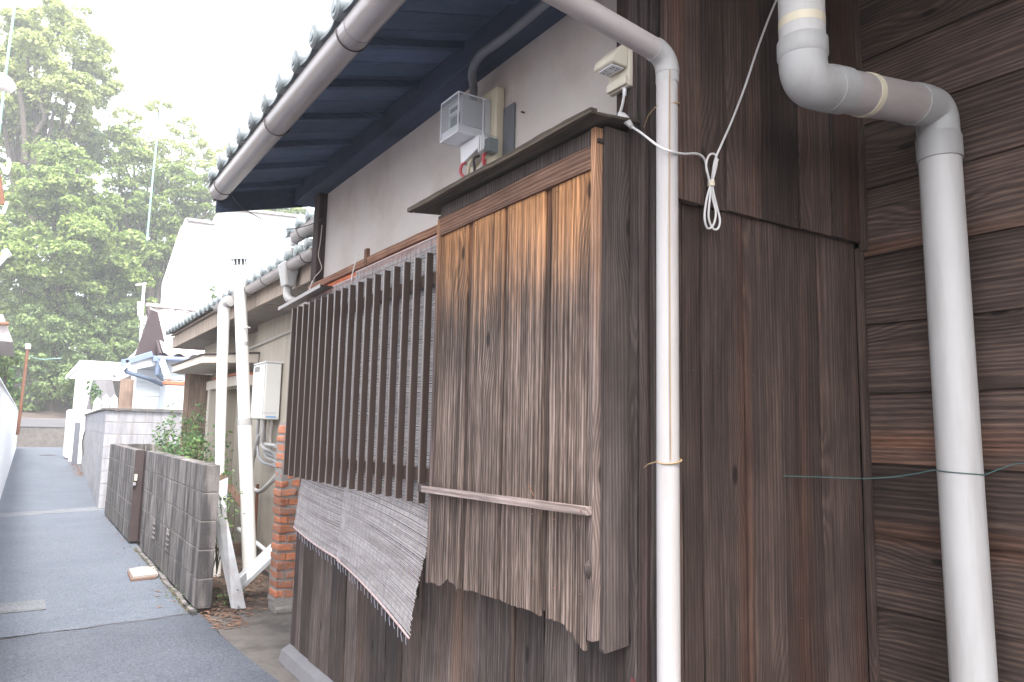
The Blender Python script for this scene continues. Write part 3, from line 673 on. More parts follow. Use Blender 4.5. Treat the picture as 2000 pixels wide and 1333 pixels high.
for i, pf in enumerate(profs):
    if i < 3: pf = [(y_ if y_ > pf[-1][0]+.02 else y_+(.010, .004, .012)[i]*(1-(y_-pf[-1][0])/.02), z_) for y_, z_ in pf]
    if i > 0: pf = [(y_ if y_ < pf[0][0]-.03 else y_-(.013, .007, .016)[i-1], z_) for y_, z_ in pf]
    ya_, yb = pf[0][0], pf[-1][0]
    left = [(ya_+U(-.0012, .0012), 2.325-k*.1) for k in range(0, 14)]
    right = [(yb+U(-.0012, .0012), 1.05+k*.1) for k in range(0, 13)]+[(yb, 2.325)]
    poly = left+jag(0, 0, pf)+right
    part('shutter_plank', MB().ext(poly, 'x', XF+.004+U(-.001, .001), XF+.018), 'box_plank', B_, bevel=.0012)
for yj, w0_, w1_ in ((2.512, .016, .012), (2.250, .010, .007), (1.985, .017, .013)):
    part('joint_strip', MB().board(XF+.012, XF+.018, yj-w0_+.0100, yj+w1_+.004, .935, 2.325, 'Z', 12, .0006), 'joint_wood', B_)
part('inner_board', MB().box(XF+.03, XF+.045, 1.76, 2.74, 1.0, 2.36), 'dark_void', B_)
part('top_rail', MB().board(XF-.008, XF+.02, 1.745, 2.756, 2.318, 2.392, 'Y', 12, .0016), 'box_rail', B_, bevel=.002)
part('edge_trim', MB().board(XF-.010, XF+.022, 1.719, 1.742, .905, 2.445, 'Z', 16, .0012), 'box_trim', B_, bevel=.002)
part('edge_trim', MB().board(XF-.010, XF+.022, 2.758, 2.776, .885, 2.39, 'Z', 16, .0012), 'box_trim', B_, bevel=.002)
part('side_board', MB().ext([(XF+.016, 2.446), (XF+.0165, 1.2), (XF+.019, 1.05), (XF+.016, .885), (XF+.022, .872), (1.535, .883), (1.534, 2.446)], 'y', 1.700, 1.7185), 'box_side', B_, bevel=.0015)
part('side_board', MB().box(XF+.022, 1.55, 2.758, 2.776, 1.2, 2.40), 'box_side', B_, bevel=.0015)
part('top_board', MB().box(XF-.005, 1.60, 1.71, 2.78, 2.394, 2.406), 'box_side', B_)
# hood, tapering at its far end
hp = [(XF-.075, 1.66), (XF-.075, 2.90), (XF-.045, 2.935), (1.62, 2.935), (1.62, 1.66)]
vs = [(x, y, 2.449-(x-XF+.075)*-.10) for x, y in hp]; vs2 = [(x, y, z+.010) for x, y, z in vs]
part('hood_board', MB().add(vs+vs2, [(0, 1, 2, 3, 4), (9, 8, 7, 6, 5)]+[(i, (i+1) % 5, 5+(i+1) % 5, 5+i)[::-1] for i in range(5)]), 'hood', B_, bevel=.003)
part('hood_edge', MB().board(XF-.082, XF-.056, 1.655, 2.93, 2.447, 2.468, 'Y', 20, .002), 'hood', B_, bevel=.002)
part('hood_fascia', MB().board(XF-.006, XF+.018, 1.743, 2.757, 2.396, 2.444, 'Y', 12, .001), 'box_side', B_, bevel=.002)  # darker wood colour stands for the shadow below the hood
a0, b0 = V(XF-.022, 2.80, 1.255), V(XF-.022, 1.722, 1.272)
part('cross_batten', MB().beam(a0, b0, .022, .026), 'batten', B_, bevel=.002)
part('batten_end', MB().beam(a0+V(.015, .05, .004), a0+V(.015, 0, .002), .035, .03), 'dark_metal', B_, bevel=.002)
part('nail', MB().tube([V(XF-.004, 2.03, 1.29), V(XF-.018, 2.045, 1.33)], .0014, 5), 'rust', B_)
part('nail', MB().tube([V(XF-.034, 1.745, 1.27), V(XF-.028, 1.745, 1.27)], .004, 8), 'rust', B_)
for yn in (2.70, 2.57, 2.46, 2.30, 2.19, 2.04, 1.93, 1.80):
    for zn in (1.255, 2.30, 1.02):
        q_ = V(XF+.0035, yn+U(-.012, .012), zn+U(-.008, .008)-(.03 if zn == 1.255 else 0))
        part('nail', MB().tube([q_, q_-V(.0022, 0, 0)], .0022, 6), 'rust', B_)
part('knot_lump', MB().tube([V(XF-.010, 1.735, 1.13), V(XF-.016, 1.733, 1.115), V(XF-.016, 1.733, 1.095), V(XF-.010, 1.735, 1.08)], [.003, .011, .011, .004], 10), 'box_side', B_, smooth=True)

# ------------------------------------------------------------ window lattice
Lt = thing('window_lattice', (1.45, 3.88, 1.18), 'dark brown metal lattice of upright slats over the reed blinds', 'lattice')
ns = 18; y0, y1 = 2.893, 4.856
sl = None
for i in range(ns):
    yy = y0+(y1-y0)*i/(ns-1)
    if sl is None:
        sl = part('slat', MB().box(XF+.002, XF+.033, yy-.0055, yy+.0055, 1.187, 2.272), 'slat', Lt, bevel=.0012)
        se = part('slat_edge', MB().box(XF-.0008, XF+.002, yy-.0052, yy+.0052, 1.187, 2.272), 'slat_edge', sl)
    else:
        o = sl.copy(); COL.objects.link(o); o.location = sl.location+V(U(-.0008, .0008), (y1-y0)*i/(ns-1), U(-.0015, .0015))
        e = se.copy(); COL.objects.link(e); e.parent = o
for zz, ya_ in ((2.160, 2.800), (1.305, 2.765)):
    part('rail', MB().box(XF+.0335, XF+.061, ya_, 4.93, zz-.028, zz+.028), 'slat', Lt, bevel=.002)
    part('rail_cap', MB().box(XF+.0315, XF+.063, ya_-.012, ya_-.0005, zz-.031, zz+.031), 'slat_edge', Lt, bevel=.002)
pA, pB = at(541, 611, x=XF), at(612, 572, x=XF)
part('hood_bar', MB().beam(V(1.46, 5.2, 2.315), V(1.46, 4.32, 2.345), .075, .012), 'slat', Lt, bevel=.002)
part('hood_lip', MB().beam(V(1.4215, 5.2, 2.313), V(1.4215, 4.32, 2.343), .004, .022), 'slat_edge', Lt)

# ------------------------------------------------------------ reed blinds
def blind(label, ya, yb, ztop, fbot, fx, dy=.0057, rad=.0023, nseg=10):
    """ya far edge, yb near edge; fbot(t) bottom height; fx(t, z) distance from the wall"""
    root = thing('reed_blind', ((fx(.5, 2.3)), (ya+yb)/2, 1.2), label, 'blind', 'reed blinds over the window')
    mb = MB(); n = int((ztop-.8)/dy); k = 0
    rows = int((ztop-min(fbot(0), fbot(1)))/dy)
    nrows = int((ztop-fbot(.5))/dy)
    for r in range(nrows):
        v = r/(nrows-1); jr = U(-.001, .001); rd = rad*U(.75, 1.2)
        e0, e1 = U(-.006, .006), U(-.008, .008); pts = []
        skew = random.gauss(0, .0006)
        
        for s_ in range(nseg+1):
            t = s_/nseg; yy = ya+(yb-ya)*t+(e0 if s_ == 0 else 0)+(e1 if s_ == nseg else 0)
            vb = v**1.6*(1 if v > 0 else 0)
            z_mid = ztop-(ztop-fbot(.5))*v
            z = z_mid+(fbot(t)-fbot(.5))*vb+jr+skew*(t-.5)*2+.0008*math.sin(9*t+r*.21)
            pts.append(V(fx(t, z)+U(-.0006, .0006), yy, z))
        mb.tube(pts, rd, 4, cap=True)
    part('reeds', mb, 'reed', root, kind='stuff')
    nth = max(3, int(abs(ya-yb)/.055)); mb = MB()
    for i in range(nth+1):
        t = min(max((i+.5)/(nth+1)+U(-.004, .004), .01), .99); pts = []
        for j in range(30):
            z = ztop-(ztop-fbot(t))*j/29; pts.append(V(fx(t, z)-.0032, ya+(yb-ya)*t+.0015*math.sin(j*.9+i), z))
        mb.tube(pts, .0011, 4)
        if True:
            p = pts[-1]; mb.tube([p, p+V(-.002, U(-.004, .004), -.018), p+V(.002, U(-.006, .006), -.036-U(0, .015))], .0016, 4)
    part('binding_threads', mb, 'thread', root, kind='stuff')
    pts = [V(fx(s_/12, fbot(s_/12))-.001, ya+(yb-ya)*s_/12, fbot(s_/12)) for s_ in range(13)]
    part('bottom_rod', MB().tube(pts, .0045, 8), 'reed_rod', root, smooth=True)
    pts = [V(fx(s_/12, ztop)-.001, ya+(yb-ya)*s_/12, ztop+.004) for s_ in range(13)]
    part('top_rod', MB().tube(pts, .006, 8), 'reed_rod', root, smooth=True)
    return root
def fx1(t, z): return 1.505-.045*max(0, min(1, (1.25-z)/.45))
def fb1(t): return .845-.045*t+.03*(1-t)**3
blind('shorter reed blind hanging at the far end of the window beside the brick pier', 4.72, 3.86, 2.345, fb1, fx1)
def fx2(t, z):
    k = max(0, min(1, (1.42-z)/.8)); k = k*k*(3-2*k); return 1.492-k*(.035+.10*t)
def fb2(t): return .795-.030*t-.095*t**1.6
blind('longer reed blind beside the shutter box flaring out at its slanted lower edge', 3.92, 2.80, 2.362, fb2, fx2)
for yy, zz in ((4.78, 2.40), (3.98, 2.42), (2.92, 2.43)):
    solo('blind_string', MB().tube(smooth_path([V(1.52, yy, zz+.06), V(1.50, yy-.01, zz), V(1.495, yy+.01, zz-.06), V(1.49, yy, zz-.09)], 4), .0035, 6), 'string',
         {4.78: 'white tie string hanging the blind at the far end of the window head', 3.98: 'white tie string near the middle of the window head', 2.92: 'white tie string beside the shutter box hood'}[yy], 'string', 'white strings tying the blinds', smooth=True)

# ------------------------------------------------------------ electricity meter
Em = thing('electricity_meter', (1.57, 2.72, 2.56), 'grey electricity meter with a clear cover on a beige board above the shutter box', 'electricity meter')
part('mounting_board', MB().box(1.575, 1.615, 2.585, 2.83, 2.50, 2.965), 'beige_plastic', Em, bevel=.004)
part('rear_board', MB().box(1.608, 1.6185, 2.50, 2.582, 2.49, 2.87), 'conduit', Em, bevel=.002)
mx0, mx1, my0, my1, mz0, mz1 = 1.415, 1.565, 2.632, 2.788, 2.738, 2.915
part('meter_base', MB().box(1.548, 1.574, my0-.004, my1+.004, mz0-.01, mz1+.006), 'meter_grey', Em, bevel=.003)
part('meter_body', MB().box(mx0+.028, 1.547, my0+.014, my1-.014, mz0+.045, mz1-.012), 'meter_grey', Em, bevel=.003)
part('meter_body', MB().box(mx0+.004, 1.547, my0+.004, my1-.004, mz0+.002, mz0+.040), 'white_plastic', Em, bevel=.003)
part('display', MB().box(mx0+.0245, mx0+.0275, my0+.035, my1-.035, mz0+.115, mz0+.150), 'white_plastic', Em)
part('dial_plate', MB().box(mx0+.0245, mx0+.0275, my0+.030, my1-.045, mz0+.058, mz0+.100), 'meter_dark', Em)
for k in range(5):
    part('number_wheel', MB().box(mx0+.0215, mx0+.0240, my0+.040+k*.015, my0+.051+k*.015, mz0+.122, mz0+.142), 'meter_dark', Em)
mbx = MB(); th = .0025
for a in ((mx0, mx0+th, my0, my1, mz0, mz1), (mx0+th, mx1, my0, my0+th, mz0, mz1), (mx0+th, mx1, my1-th, my1, mz0, mz1), (mx0+th, mx1, my0+th, my1-th, mz1-th, mz1)):
    mbx.box(*a)
part('clear_cover', mbx, 'clear', Em)
mbx = MB(); e = .0035
for (a, b) in (((mx0, my0), mz0), ((mx0, my1), mz0), ((mx1-.03, my0-.002), mz0)):
    mbx.box(a[0]-.001, a[0]+e, a[1]-.002, a[1]+e-.002, mz0, mz1+.001)
mbx.box(mx0-.001, mx0+e, my0, my1, mz1-e+.001, mz1+.002); mbx.box(mx0, mx1, my0-.001, my0+e, mz1-e+.001, mz1+.0015); mbx.box(mx0-.001, mx0+e, my0, my1, mz0-.001, mz0+e)
part('cover_rim', mbx, 'white_plastic', Em)
part('terminal_cover', MB().add([(1.50, 2.60, 2.735), (1.574, 2.60, 2.735), (1.574, 2.76, 2.735), (1.50, 2.76, 2.735), (1.505, 2.60, 2.685), (1.574, 2.60, 2.70), (1.574, 2.76, 2.655), (1.505, 2.76, 2.65)],
     [(0, 1, 2, 3), (7, 6, 5, 4), (0, 4, 5, 1), (1, 5, 6, 2), (2, 6, 7, 3), (3, 7, 4, 0)]), 'white_plastic', Em, bevel=.002)
part('fuse_box', MB().box(1.505, 1.573, 2.555, 2.615, 2.655, 2.728), 'clear', Em, bevel=.003)
part('fuse_box', MB().box(1.53, 1.573, 2.562, 2.608, 2.663, 2.72), 'meter_dark', Em)
for k in range(3): part('fuse_fin', MB().box(1.500, 1.504, 2.560+k*.019, 2.567+k*.019, 2.66, 2.725), 'white_plastic', Em)
part('red_wire', MB().tube(smooth_path([V(1.535, 2.60, 2.66), V(1.515, 2.585, 2.635), V(1.53, 2.60, 2.612), V(1.545, 2.62, 2.64)], 6), .0065, 8), 'cable_red', Em, smooth=True)
part('red_wire', MB().tube(smooth_path([V(1.52, 2.735, 2.665), V(1.505, 2.75, 2.645), V(1.51, 2.765, 2.615), V(1.53, 2.745, 2.59)], 6), .0065, 8), 'cable_red', Em, smooth=True)
part('white_wire', MB().tube(smooth_path([V(1.535, 2.70, 2.665), V(1.51, 2.69, 2.64), V(1.52, 2.715, 2.605), V(1.53, 2.74, 2.60)], 6), .0065, 8), 'beige_plastic', Em, smooth=True)
part('black_wire', MB().tube(smooth_path([V(1.54, 2.66, 2.67), V(1.515, 2.66, 2.65), V(1.53, 2.68, 2.62), V(1.54, 2.70, 2.60)], 6), .0055, 8), 'wire_dark', Em, smooth=True)
part('supply_cable', MB().tube(smooth_path([V(1.545, 2.62, 2.63), V(1.53, 2.655, 2.58), V(1.535, 2.665, 2.535), V(1.555, 2.64, 2.505), V(1.57, 2.60, 2.50), V(1.57, 2.58, 2.47)], 6), .014, 12), 'cable_grey', Em, smooth=True)
part('supply_cable', MB().tube(smooth_path([V(1.535, 2.745, 2.60), V(1.54, 2.765, 2.55), V(1.55, 2.785, 2.49), V(1.56, 2.80, 2.44)], 6), .0135, 12), 'cable_grey', Em, smooth=True)
part('supply_cable', MB().tube(smooth_path([V(1.545, 2.72, 2.61), V(1.55, 2.72, 2.55), V(1.56, 2.73, 2.44)], 6), .011, 12), 'cable_grey', Em, smooth=True)
cp = [V(1.566, 2.775, 2.93), at(925, 172, x=1.55), at(922, 150, x=1.50), at(926, 128, x=1.475), at(942, 105, x=1.47), at(968, 86, x=1.47), at(1000, 62, x=1.47), at(1050, 20, x=1.47), at(1120, -40, x=1.47)]
solo('conduit_pipe', MB().tube(smooth_path(cp, 6), .0185, 14), 'conduit', 'dark grey conduit bending up from the meter to the eave', 'conduit', smooth=True)
# plain nail in the plaster
solo('wall_nail', MB().tube([V(1.615, 2.43, 2.80), V(1.600, 2.43, 2.80)], .004, 8), 'wire_dark', 'small dark nail in the plaster right of the meter board', 'nail')

# ------------------------------------------------------------ outdoor socket and cord
Os = thing('outdoor_socket', (1.53, 1.80, 2.62), 'cream outdoor power socket with a sloping cover above the shutter box', 'power socket')
def at_s(px, py, x): return at(px, py, x=x)
sy0, sy1 = 1.690, 1.790
part('back_plate', MB().box(1.520, 1.5395, sy0, sy1, 2.600, 2.742), 'outlet_plastic', Os, bevel=.004)
part('cover', MB().ext([(1.520, 2.742), (1.508, 2.742), (1.458, 2.690), (1.452, 2.668), (1.460, 2.662), (1.520, 2.662)], 'y', sy0+.004, sy1-.004), 'outlet_plastic', Os, bevel=.005)
part('socket_face', MB().box(1.464, 1.512, sy0+.016, sy1-.016, 2.6575, 2.6618), 'white_plastic', Os, bevel=.001)
for a in (1.468, 1.478, 1.494, 1.504):
    for k in (0, 1):
        pass
for k, yy in enumerate((1.722, 1.758)):
    for a in (1.474, 1.492):
        part('socket_slot', MB().box(a, a+.009, yy-.0012-.005, yy+.0012-.005, 2.6565, 2.6574), 'wire_dark', Os)
        part('socket_slot', MB().box(a, a+.009, yy-.0012+.006, yy+.0012+.006, 2.6565, 2.6574), 'wire_dark', Os)
part('lower_lip', MB().box(1.508, 1.520, sy0+.004, sy1-.004, 2.604, 2.632), 'outlet_plastic', Os, bevel=.003)
part('cord_outlet', MB().tube([V(1.525, 1.715, 2.602), V(1.525, 1.716, 2.575)], [.007, .006], 10), 'white_plastic', Os, smooth='auto')
Wc = thing('power_cord', (1.54, 1.70, 2.45), 'thin white power cord draped from the socket across the pipe and tied in loops', 'cord')
part('pigtail', MB().tube(smooth_path([V(1.525, 1.716, 2.60), V(1.522, 1.718, 2.56), V(1.520, 1.73, 2.525), V(1.515, 1.745, 2.50)], 6), .0045, 8), 'cable_white', Wc, smooth=True)
pl = [at(1210, 222, x=1.50), at(1222, 234, x=1.50), at(1234, 248, x=1.495)]
part('plug', MB().tube([pl[0], pl[0].lerp(pl[1], .5), pl[1], pl[1].lerp(pl[2], .5), pl[2]], [.007, .013, .013, .010, .006], 12), 'cable_white', Wc, smooth='auto')
for k in range(4):
    p = pl[1].lerp(pl[2], .35+k*.2); q = pl[1].lerp(pl[2], .42+k*.2)
    part('plug_ridge', MB().tube([p, q], .0105-.001*k, 12), 'fitting', Wc, smooth='auto')
c1 = [pl[2], at(1255, 262, x=1.485), at(1285, 285, x=1.462), at(1310, 296, y=1.462), at(1335, 301, y=1.49), at(1362, 301, y=1.54), at(1376, 312, y=1.555), at(1381, 335, y=1.56), at(1386, 360, y=1.56)]
part('hanging_run', MB().tube(smooth_path(c1, 6), .0036, 8), 'cable_white', Wc, smooth=True)
c2 = [at(1520, -8, y=1.50), at(1500, 40, y=1.50), at(1478, 100, y=1.52), at(1455, 170, y=1.54), at(1430, 235, y=1.55), at(1408, 285, y=1.555), at(1396, 315, y=1.558), at(1390, 355, y=1.56)]
part('rising_run', MB().tube(smooth_path(c2, 6), .0036, 8), 'cable_white', Wc, smooth=True)
for pts in ([(1388, 360), (1380, 390), (1376, 425), (1382, 446), (1393, 440), (1398, 415), (1391, 385), (1386, 355), (1379, 325), (1385, 304), (1396, 302), (1400, 318), (1394, 345), (1388, 360)],
            [(1389, 358), (1386, 390), (1384, 425), (1392, 446), (1402, 447), (1406, 430), (1399, 400), (1392, 365), (1396, 330), (1402, 312)]):
    part('cord_loop', MB().tube(smooth_path([at(px, py, y=1.558-.002*(i % 3)) for i, (px, py) in enumerate(pts)], 6), .0034, 8), 'cable_white', Wc, smooth=True)
tp = at(1389, 359, y=1.558)
part('cord_tie', MB().tube([tp+V(0, 0, .009), tp-V(0, 0, .009)], .0115, 8), 'beige_plastic', Wc, smooth='auto')

# dark sagging wire from the gutter end to the far post
solo('sagging_wire', MB().tube(smooth_path([V(.93, 4.42, 3.02), at(450, 350, y=4.5), at(460, 395, y=4.7), at(505, 425, y=4.9), at(545, 445, y=5.0), at(575, 447, y=5.0), at(612, 437, y=4.99), at(628, 428, x=1.563)], 6), .0028, 6), 'wire_dark',
     'dark wire sagging from the gutter end to the far house post', 'wire', smooth=True)
solo('post_wire', MB().tube(smooth_path([at(629, 440, x=1.56), at(626, 470, x=1.558), at(622, 500, x=1.56), at(628, 525, x=1.56), at(613, 545, x=1.56), at(609, 575, x=1.54)], 6), .003, 6), 'cable_grey',
     'thin grey wire running down the far post of the wooden house', 'wire', smooth=True)

# ------------------------------------------------------------ brick pier
Bp = thing('brick_pier', (1.92, 6.3, 0), 'rough orange brick pier behind the far end of the lattice', 'brick pier')
part('mortar_core', MB().board(1.812, 2.012, 6.215, 6.40, 0.0, 1.53, 'Z', 16, .006), 'brick_mortar', Bp)
part('pier_footing', MB().board(1.812, 2.018, 6.205, 6.42, 0, .115, 'Z', 4, .006), 'brick_mortar', Bp, bevel=.006)
zb = .12; i = 0
while zb < 1.5:
    for k, (xa_, xb_) in enumerate((((1.802, 1.935), (1.943, 2.022)) if i % 2 else ((1.804, 1.872), (1.880, 2.020)))):
        dx, dy_ = U(-.006, .006), U(-.008, .005)
        part('brick', MB().board(xa_+dx, xb_+dx*.3, 6.203+dy_, 6.39, zb+U(-.002, .003), zb+.056+U(-.007, .004), 'X', 6, .006), 'brick', Bp, bevel=.008)
    zb += .0735; i += 1

# ------------------------------------------------------------ the beige house next door
H2 = thing('beige_house', (2.6, 9, 0), 'low beige stucco house with tiled eaves behind the brick pier', 'house')
part('stucco_wall', MB().box(2.25, 2.5, 5.3, 9.05, -.01, 2.70), 'stucco', H2)
part('recessed_wall', MB().box(2.40, 2.5, 9.05, 10.6, -.01, 2.70), 'stucco', H2)
part('stucco_wall', MB().box(2.25, 2.5, 10.6, 12.2, -.01, 2.70), 'stucco', H2)
part('end_wall', MB().box(2.5, 5.5, 12.0, 12.2, 0, 2.7), 'stucco', H2)
part('end_wall', MB().box(2.5, 5.5, 5.3, 5.5, 0, 2.7), 'stucco', H2)
part('porch_lintel', MB().box(2.06, 2.26, 8.9, 10.9, 1.965, 2.085), 'cream', H2, bevel=.006)
part('porch_post', MB().box(2.08, 2.2, 10.75, 10.88, 0, 1.965), 'cream', H2, bevel=.006)
part('recess_shade_panel', MB().box(2.395, 2.3995, 9.1, 9.9, .3, 1.95), 'meter_dark', H2)  # flat dark panel painted in for the shade of the opening
part('red_trim', MB().box(2.04, 2.2, 8.9, 10.4, 2.088, 2.115), 'red_roof', H2)
part('soffit', MB().box(1.87, 2.6, 5.32, 12.58, 2.695, 2.715), 'soffit_beige', H2)
for yy in (6.2, 7.4, 8.6, 9.8, 11.0): part('soffit_joint', MB().box(1.88, 2.248, yy, yy+.02, 2.688, 2.694), 'fascia', H2)
part('fascia', MB().board(1.842, 1.868, 5.32, 12.62, 2.675, 2.845, 'Y', 20, .0015), 'fascia', H2, bevel=.003)
part('fascia', MB().board(1.868, 2.7, 12.58, 12.605, 2.675, 2.88, 'X', 6, .0015), 'fascia', H2, bevel=.003)
part('roof_deck', MB().add([(1.80, 5.3, 2.85), (5.4, 5.3, 3.93), (5.4, 12.6, 3.93), (1.80, 12.6, 2.85), (1.80, 5.3, 2.87), (5.4, 5.3, 3.97), (5.4, 12.6, 3.97), (1.80, 12.6, 2.87)],
     [(0, 1, 2, 3), (7, 6, 5, 4), (0, 4, 5, 1), (1, 5, 6, 2), (2, 6, 7, 3), (3, 7, 4, 0)]), 'fascia', H2)
tiled(H2, 1.74, 2.895, 5.35, 12.75, .262, 3, 'tile_blue', r=.052)
part('awning_slab', MB().add([(1.62, 10.95, 2.19), (1.62, 8.9, 2.19), (2.24, 8.9, 2.23), (2.24, 11.5, 2.23), (1.80, 11.5, 2.20), (1.62, 10.95, 2.275), (1.62, 8.9, 2.275), (2.24, 8.9, 2.34), (2.24, 11.5, 2.34), (1.80, 11.5, 2.29)],
     [(4, 3, 2, 1, 0), (5, 6, 7, 8, 9), (0, 1, 6, 5), (1, 2, 7, 6), (2, 3, 8, 7), (3, 4, 9, 8), (4, 0, 5, 9)]), 'cream', H2, bevel=.004)
part('awning_cap', MB().add([(1.60, 10.95, 2.278), (1.60, 8.88, 2.278), (2.245, 8.88, 2.343), (2.245, 11.54, 2.343), (1.79, 11.54, 2.293), (1.60, 10.95, 2.292), (1.60, 8.88, 2.292), (2.245, 8.88, 2.357), (2.245, 11.54, 2.357), (1.79, 11.54, 2.307)],
     [(4, 3, 2, 1, 0), (5, 6, 7, 8, 9), (0, 1, 6, 5), (1, 2, 7, 6), (2, 3, 8, 7), (3, 4, 9, 8), (4, 0, 5, 9)]), 'dark_metal', H2)
for k in range(5):
    part('door_board', MB().board(1.80+k*.066, 1.80+k*.066+.063, 11.0, 11.03, 0, 2.19, 'Z', 5, .001), 'brown_panel', H2, bevel=.003)
part('door_frame', MB().box(2.13, 2.17, 10.98, 11.05, 0, 2.19), 'fascia', H2)

G2 = thing('eave_gutter', (1.75, 7, 2.8), 'pale half round gutter along the eave of the beige house', 'gutter')
gutter(G2, 1.765, 2.845, 5.46, 9.0, .056, 'pvc_dirty'); part('end_cap', half_disc(1.765, 5.455, 2.846, .058), 'pvc_dirty', G2)
for yy in (5.72, 6.9, 7.5, 8.4): part('gutter_hanger', hanger(1.765, yy, 2.846, .058), 'dark_metal', G2, smooth=True)
Hp = thing('rain_hopper', (1.75, 6.2, 2.75), 'grey plastic rain hopper joining gutters at the eave of the beige house', 'rain hopper')
part('hopper_box', MB().add([(1.69, 6.09, 2.86), (1.83, 6.09, 2.86), (1.83, 6.30, 2.86), (1.69, 6.30, 2.86), (1.72, 6.13, 2.66), (1.80, 6.13, 2.66), (1.80, 6.25, 2.66), (1.72, 6.25, 2.66)],
     [(3, 2, 1, 0), (4, 5, 6, 7), (0, 1, 5, 4), (1, 2, 6, 5), (2, 3, 7, 6), (3, 0, 4, 7)]), 'fitting', Hp, bevel=.012)
part('neck', MB().tube([V(1.76, 6.19, 2.67), V(1.76, 6.19, 2.60)], .036, 16), 'fitting', Hp, smooth='auto')
part('elbow', MB().tube(elbow_path(V(1.76, 6.19, 2.7), V(1.76, 6.19, 2.565), V(2.02, 6.0, 2.44), .04), .036, 16), 'fitting', Hp, smooth='auto')
part('branch_pipe', MB().tube([V(1.785, 6.17, 2.553), V(2.05, 5.96, 2.43), V(2.21, 5.85, 2.36)], .034, 16), 'pvc_dirty', Hp, smooth='auto')
part('riser', MB().tube([V(1.775, 6.2, 2.85), V(1.78, 6.2, 3.0)], .032, 16), 'pvc', Hp, smooth='auto')
G3 = thing('upper_gutter', (1.85, 5.8, 3.1), 'short pale gutter above the rain hopper, next to the far post', 'gutter')
gutter(G3, 1.80, 3.10, 5.3, 6.15, .060, 'pvc_dirty')
part('outlet_elbow', MB().tube(elbow_path(V(1.80, 5.9, 3.07), V(1.80, 6.22, 3.09), V(1.79, 6.22, 2.9), .06), .038, 16), 'fitting', G3, smooth='auto')
part('gutter_hanger', hanger(1.80, 5.95, 3.10, .062), 'dark_metal', G3, smooth=True)
Rf = thing('annex_roof', (2.3, 5.9, 3.0), 'small tiled annex roof above the upper gutter', 'roof')
part('roof_slab', MB().add([(1.86, 5.35, 3.15), (3.2, 5.35, 3.52), (3.2, 6.5, 3.52), (1.86, 6.5, 3.15), (1.86, 5.35, 3.18), (3.2, 5.35, 3.56), (3.2, 6.5, 3.56), (1.86, 6.5, 3.18)],
     [(0, 1, 2, 3), (7, 6, 5, 4), (0, 4, 5, 1), (1, 5, 6, 2), (2, 6, 7, 3), (3, 7, 4, 0)]), 'dark_metal', Rf)
tiled(Rf, 1.82, 3.205, 5.36, 6.75, .262, 2, 'tile_blue', r=.05)

# downpipe and vent chimney in front of the beige house
Dp = thing('downpipe', (1.66, 8, 0), 'white downpipe in front of the beige house, left of the tall vent pipe', 'drainpipe')
part('top_elbow', MB().tube(elbow_path(V(1.78, 7.75, 2.80), V(1.63, 8.0, 2.76), V(1.65, 8.0, 2.2), .08), .058, 18), 'fitting', Dp, smooth='auto')
part('pipe_section', MB().tube([V(1.632, 8.0, 2.70), V(1.66, 8.0, 1.9), V(1.70, 8, .95), V(1.73, 8, 0)], [.060, .052, .046, .046], 20), 'pvc_bright', Dp, smooth='auto')
Vp = thing('vent_pipe', (1.95, 7.6, 0), 'tall leaning white vent pipe with a slotted cap', 'vent pipe')
va, vb_ = at(487, 1097, y=7.6), at(467, 500, y=7.6)
dvv = (vb_-va)
part('lower_pipe', MB().tube([va-dvv*.03, va+dvv*.45], .067, 24), 'pvc_bright', Vp, smooth='auto')
part('upper_pipe', MB().tube([va+dvv*.45, va+dvv*.93], .060, 24), 'pvc_bright', Vp, smooth='auto')
part('joint_collar', MB().tube([va+dvv*.44, va+dvv*.462], .070, 24), 'fitting', Vp, smooth='auto')
part('joint_collar', MB().tube([va+dvv*.70, va+dvv*.712], .063, 24), 'fitting', Vp, smooth='auto')
part('cap_neck', MB().tube([va+dvv*.93, va+dvv*.965], [.060, .073], 24), 'pvc_bright', Vp, smooth='auto')
part('cap_slots', MB().tube([va+dvv*.966, va+dvv*.985], .062, 16), 'wire_dark', Vp)
for k in range(12):
    a = 2*math.pi*k/12; c = va+dvv*.966+V(math.cos(a)*.070, math.sin(a)*.070, 0)
    part('cap_fin', MB().beam(c, c+dvv*.020, .012, .006), 'white_metal', Vp)
part('cap_top', MB().tube([va+dvv*.986, va+dvv*.995, va+dvv*1.005], [.084, .088, .02], 24), 'white_metal', Vp, smooth='auto')
part('pipe_clip', MB().tube([va+dvv*.76+V(-.01, -.05, 0), va+dvv*.76+V(.03, -.085, 0), va+dvv*.76+V(.07, -.05, .0)], .008, 8), 'white_metal', Vp)

# boiler on the wall
Bo = thing('wall_boiler', (2.15, 8.1, 1.5), 'white gas water heater mounted on the beige wall beside the vent pipe', 'water heater')
part('casing', MB().box(2.07, 2.235, 7.90, 8.38, 1.565, 2.155), 'boiler', Bo, bevel=.012)
part('front_panel', MB().box(2.058, 2.0695, 7.91, 8.37, 1.575, 2.145), 'boiler', Bo, bevel=.006)
part('seam', MB().box(2.0625, 2.2, 7.8975, 7.8995, 1.63, 1.634), 'fitting', Bo)
for k in range(4): part('vent_slot', MB().box(2.054, 2.0575, 8.10, 8.30, 2.075+k*.014, 2.082+k*.014), 'meter_dark', Bo)
part('blue_sticker', MB().box(2.10, 2.20, 7.8955, 7.898, 1.585, 1.600), 'blue_sticker', Bo)
part('top_flange', MB().box(2.06, 2.245, 7.89, 8.39, 2.157, 2.172), 'white_metal', Bo, bevel=.003)
